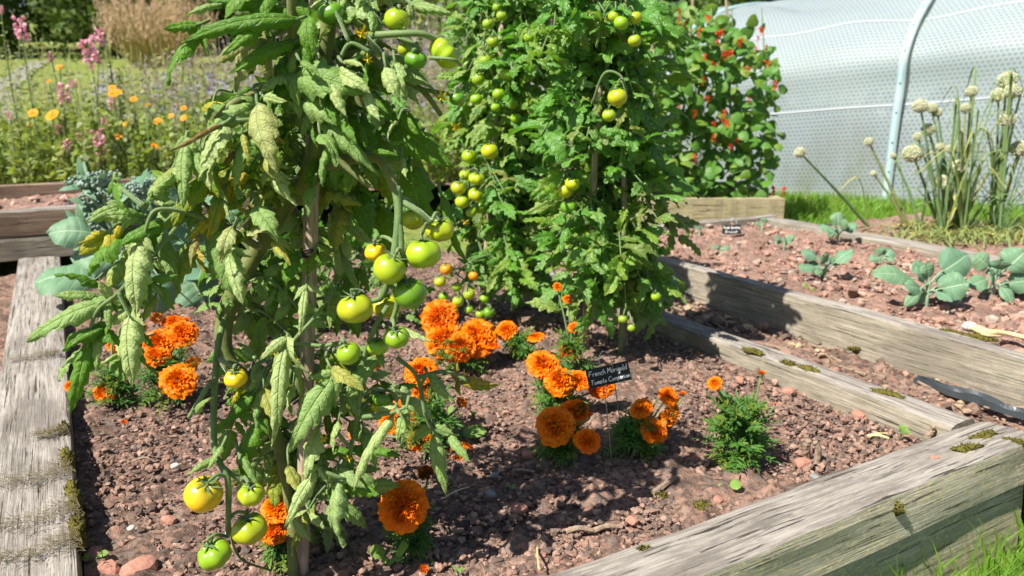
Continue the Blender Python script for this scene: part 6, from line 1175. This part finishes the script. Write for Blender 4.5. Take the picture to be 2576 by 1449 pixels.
TR_ = [(-15.6, 21.0, 1.9, 4.8, 'dark shrub cut off by the left photo edge', (0, 0, 0, 1)), (-12.2, 18.2, 1.2, 2.6, 'low dark rounded bush at the end of the gravel path', (0, 0, 0, 1)), (-8.0, 22.0, 2.0, 5.2, 'green tree just right of the tan plume grass', (.1, 0, 0, 1)), (-13.6, 19.5, 1.7, 4.6, 'dark yew like tree at the far left behind the lawn', (0, 0, 0, 1)), (-11.0, 21.0, 1.9, 4.8, 'deep shaded bush behind the fullest pale pink snapdragon', (0, 0, 0, 1)), (-9.2, 19.0, 1.7, 4.2, 'mid green bushy tree standing behind the tan plume grass', (.25, 0, 0, 1)), (-6.9, 20.5, 1.9, 4.8, 'green shrub half hidden by the top left leaves of the front tomato', (.2, 0, 0, 1)), (-4.9, 19.0, 1.7, 4.4, 'rounded shrub right of the tan plume grass', (.35, 0, 0, 1)), (-2.7, 20.5, 1.9, 4.8, 'shrub behind the top leaves of the front tomato plant', (.3, 0, 0, 1)), (-0.5, 18.5, 1.7, 4.4, 'yellow green shrub seen between the two tomato plants', (.8, 0, 0, 1)), (1.9, 20.0, 1.9, 4.8, 'olive shrub behind the right bushy tomato plant', (.55, 0, 0, 1)), (4.3, 20.0, 2.0, 5.0, 'dark tree behind the runner beans', (.15, 0, 0, 1)), (6.6, 21.0, 2.0, 5.0, 'dark hedge like tree above the left end of the polytunnel', (0, 0, 0, 1)), (9.2, 22.0, 2.2, 5.4, 'dark tree peeping over the polytunnel roof', (0, 0, 0, 1))]
for k, (x, y, rx, h, lab, tn) in enumerate(TR_): tree(x, y, rx, h, lab, tn, 100 + k)
for k in range(9): tree(-18 + 4.1 * k, 26.5 + 1.2 * math.sin(k * 2), 2.7, 7.5, ['tall dark background tree behind the yew like tree', 'tall background tree left of the plume grass', 'tall background tree right of the plume grass', 'tall background tree behind the thick stake', 'tall background tree behind the yellow green shrub', 'tall background tree behind the olive shrub', 'tall background tree behind the bean plant', 'tall background tree behind the middle of the polytunnel roof', 'tall background tree behind the right end of the polytunnel'][k], (.1 * (k % 3), 0, 0, 1), 200 + k, n=4600, ls=.24)
pg = thing('plume_grass', (-6.75, 15.6, float(hgt(np.array(-6.75), np.array(15.6)))), 'tall clump of tan plume grass at the edge of the lawn', 'ornamental grass'); b0 = np.array(pg.location); mb = MB(); mp = MB(); r = np.random.default_rng(9)
for k in range(620):
    a = r.random() * 6.28; q = r.random() ** .5; b = b0 + np.array([math.cos(a), math.sin(a), 0]) * .5 * q; t = b + np.array([math.cos(a) * .5 * q + r.normal(0, .11), math.sin(a) * .4 * q, r.uniform(.3, 1.35)]); sx = np.array([.007, 0, 0]); mb.add([b - sx, b + sx, t + sx * .3, t - sx * .3], [[0, 1, 2, 3]], None, [[.4, .3, r.random()]] * 4, (r.choice([0, .5, .9, 1]), 0, 0, 1))
    if t[2] - b[2] > .8:
        for j in range(11): c = t - UP * r.uniform(0, .5) + r.normal(0, .025, 3); e = c + unit(r.normal(0, .6, 3) + UP * 1.4) * .11; mp.add([c - sx * .8, c + sx * .8, e], None, [[0, 1, 2]])
M_PGL = leaf_material('plume_grass_blade', (0.16, 0.17, 0.04), (0.2, 0.2, 0.06), (.2, .2, .06), 0, 0.6, 0.2, 0.3, yellow=(0.42, 0.29, 0.10)); mb.build('blades', M_PGL, pg); mp.build('plumes', M_TANG, pg)
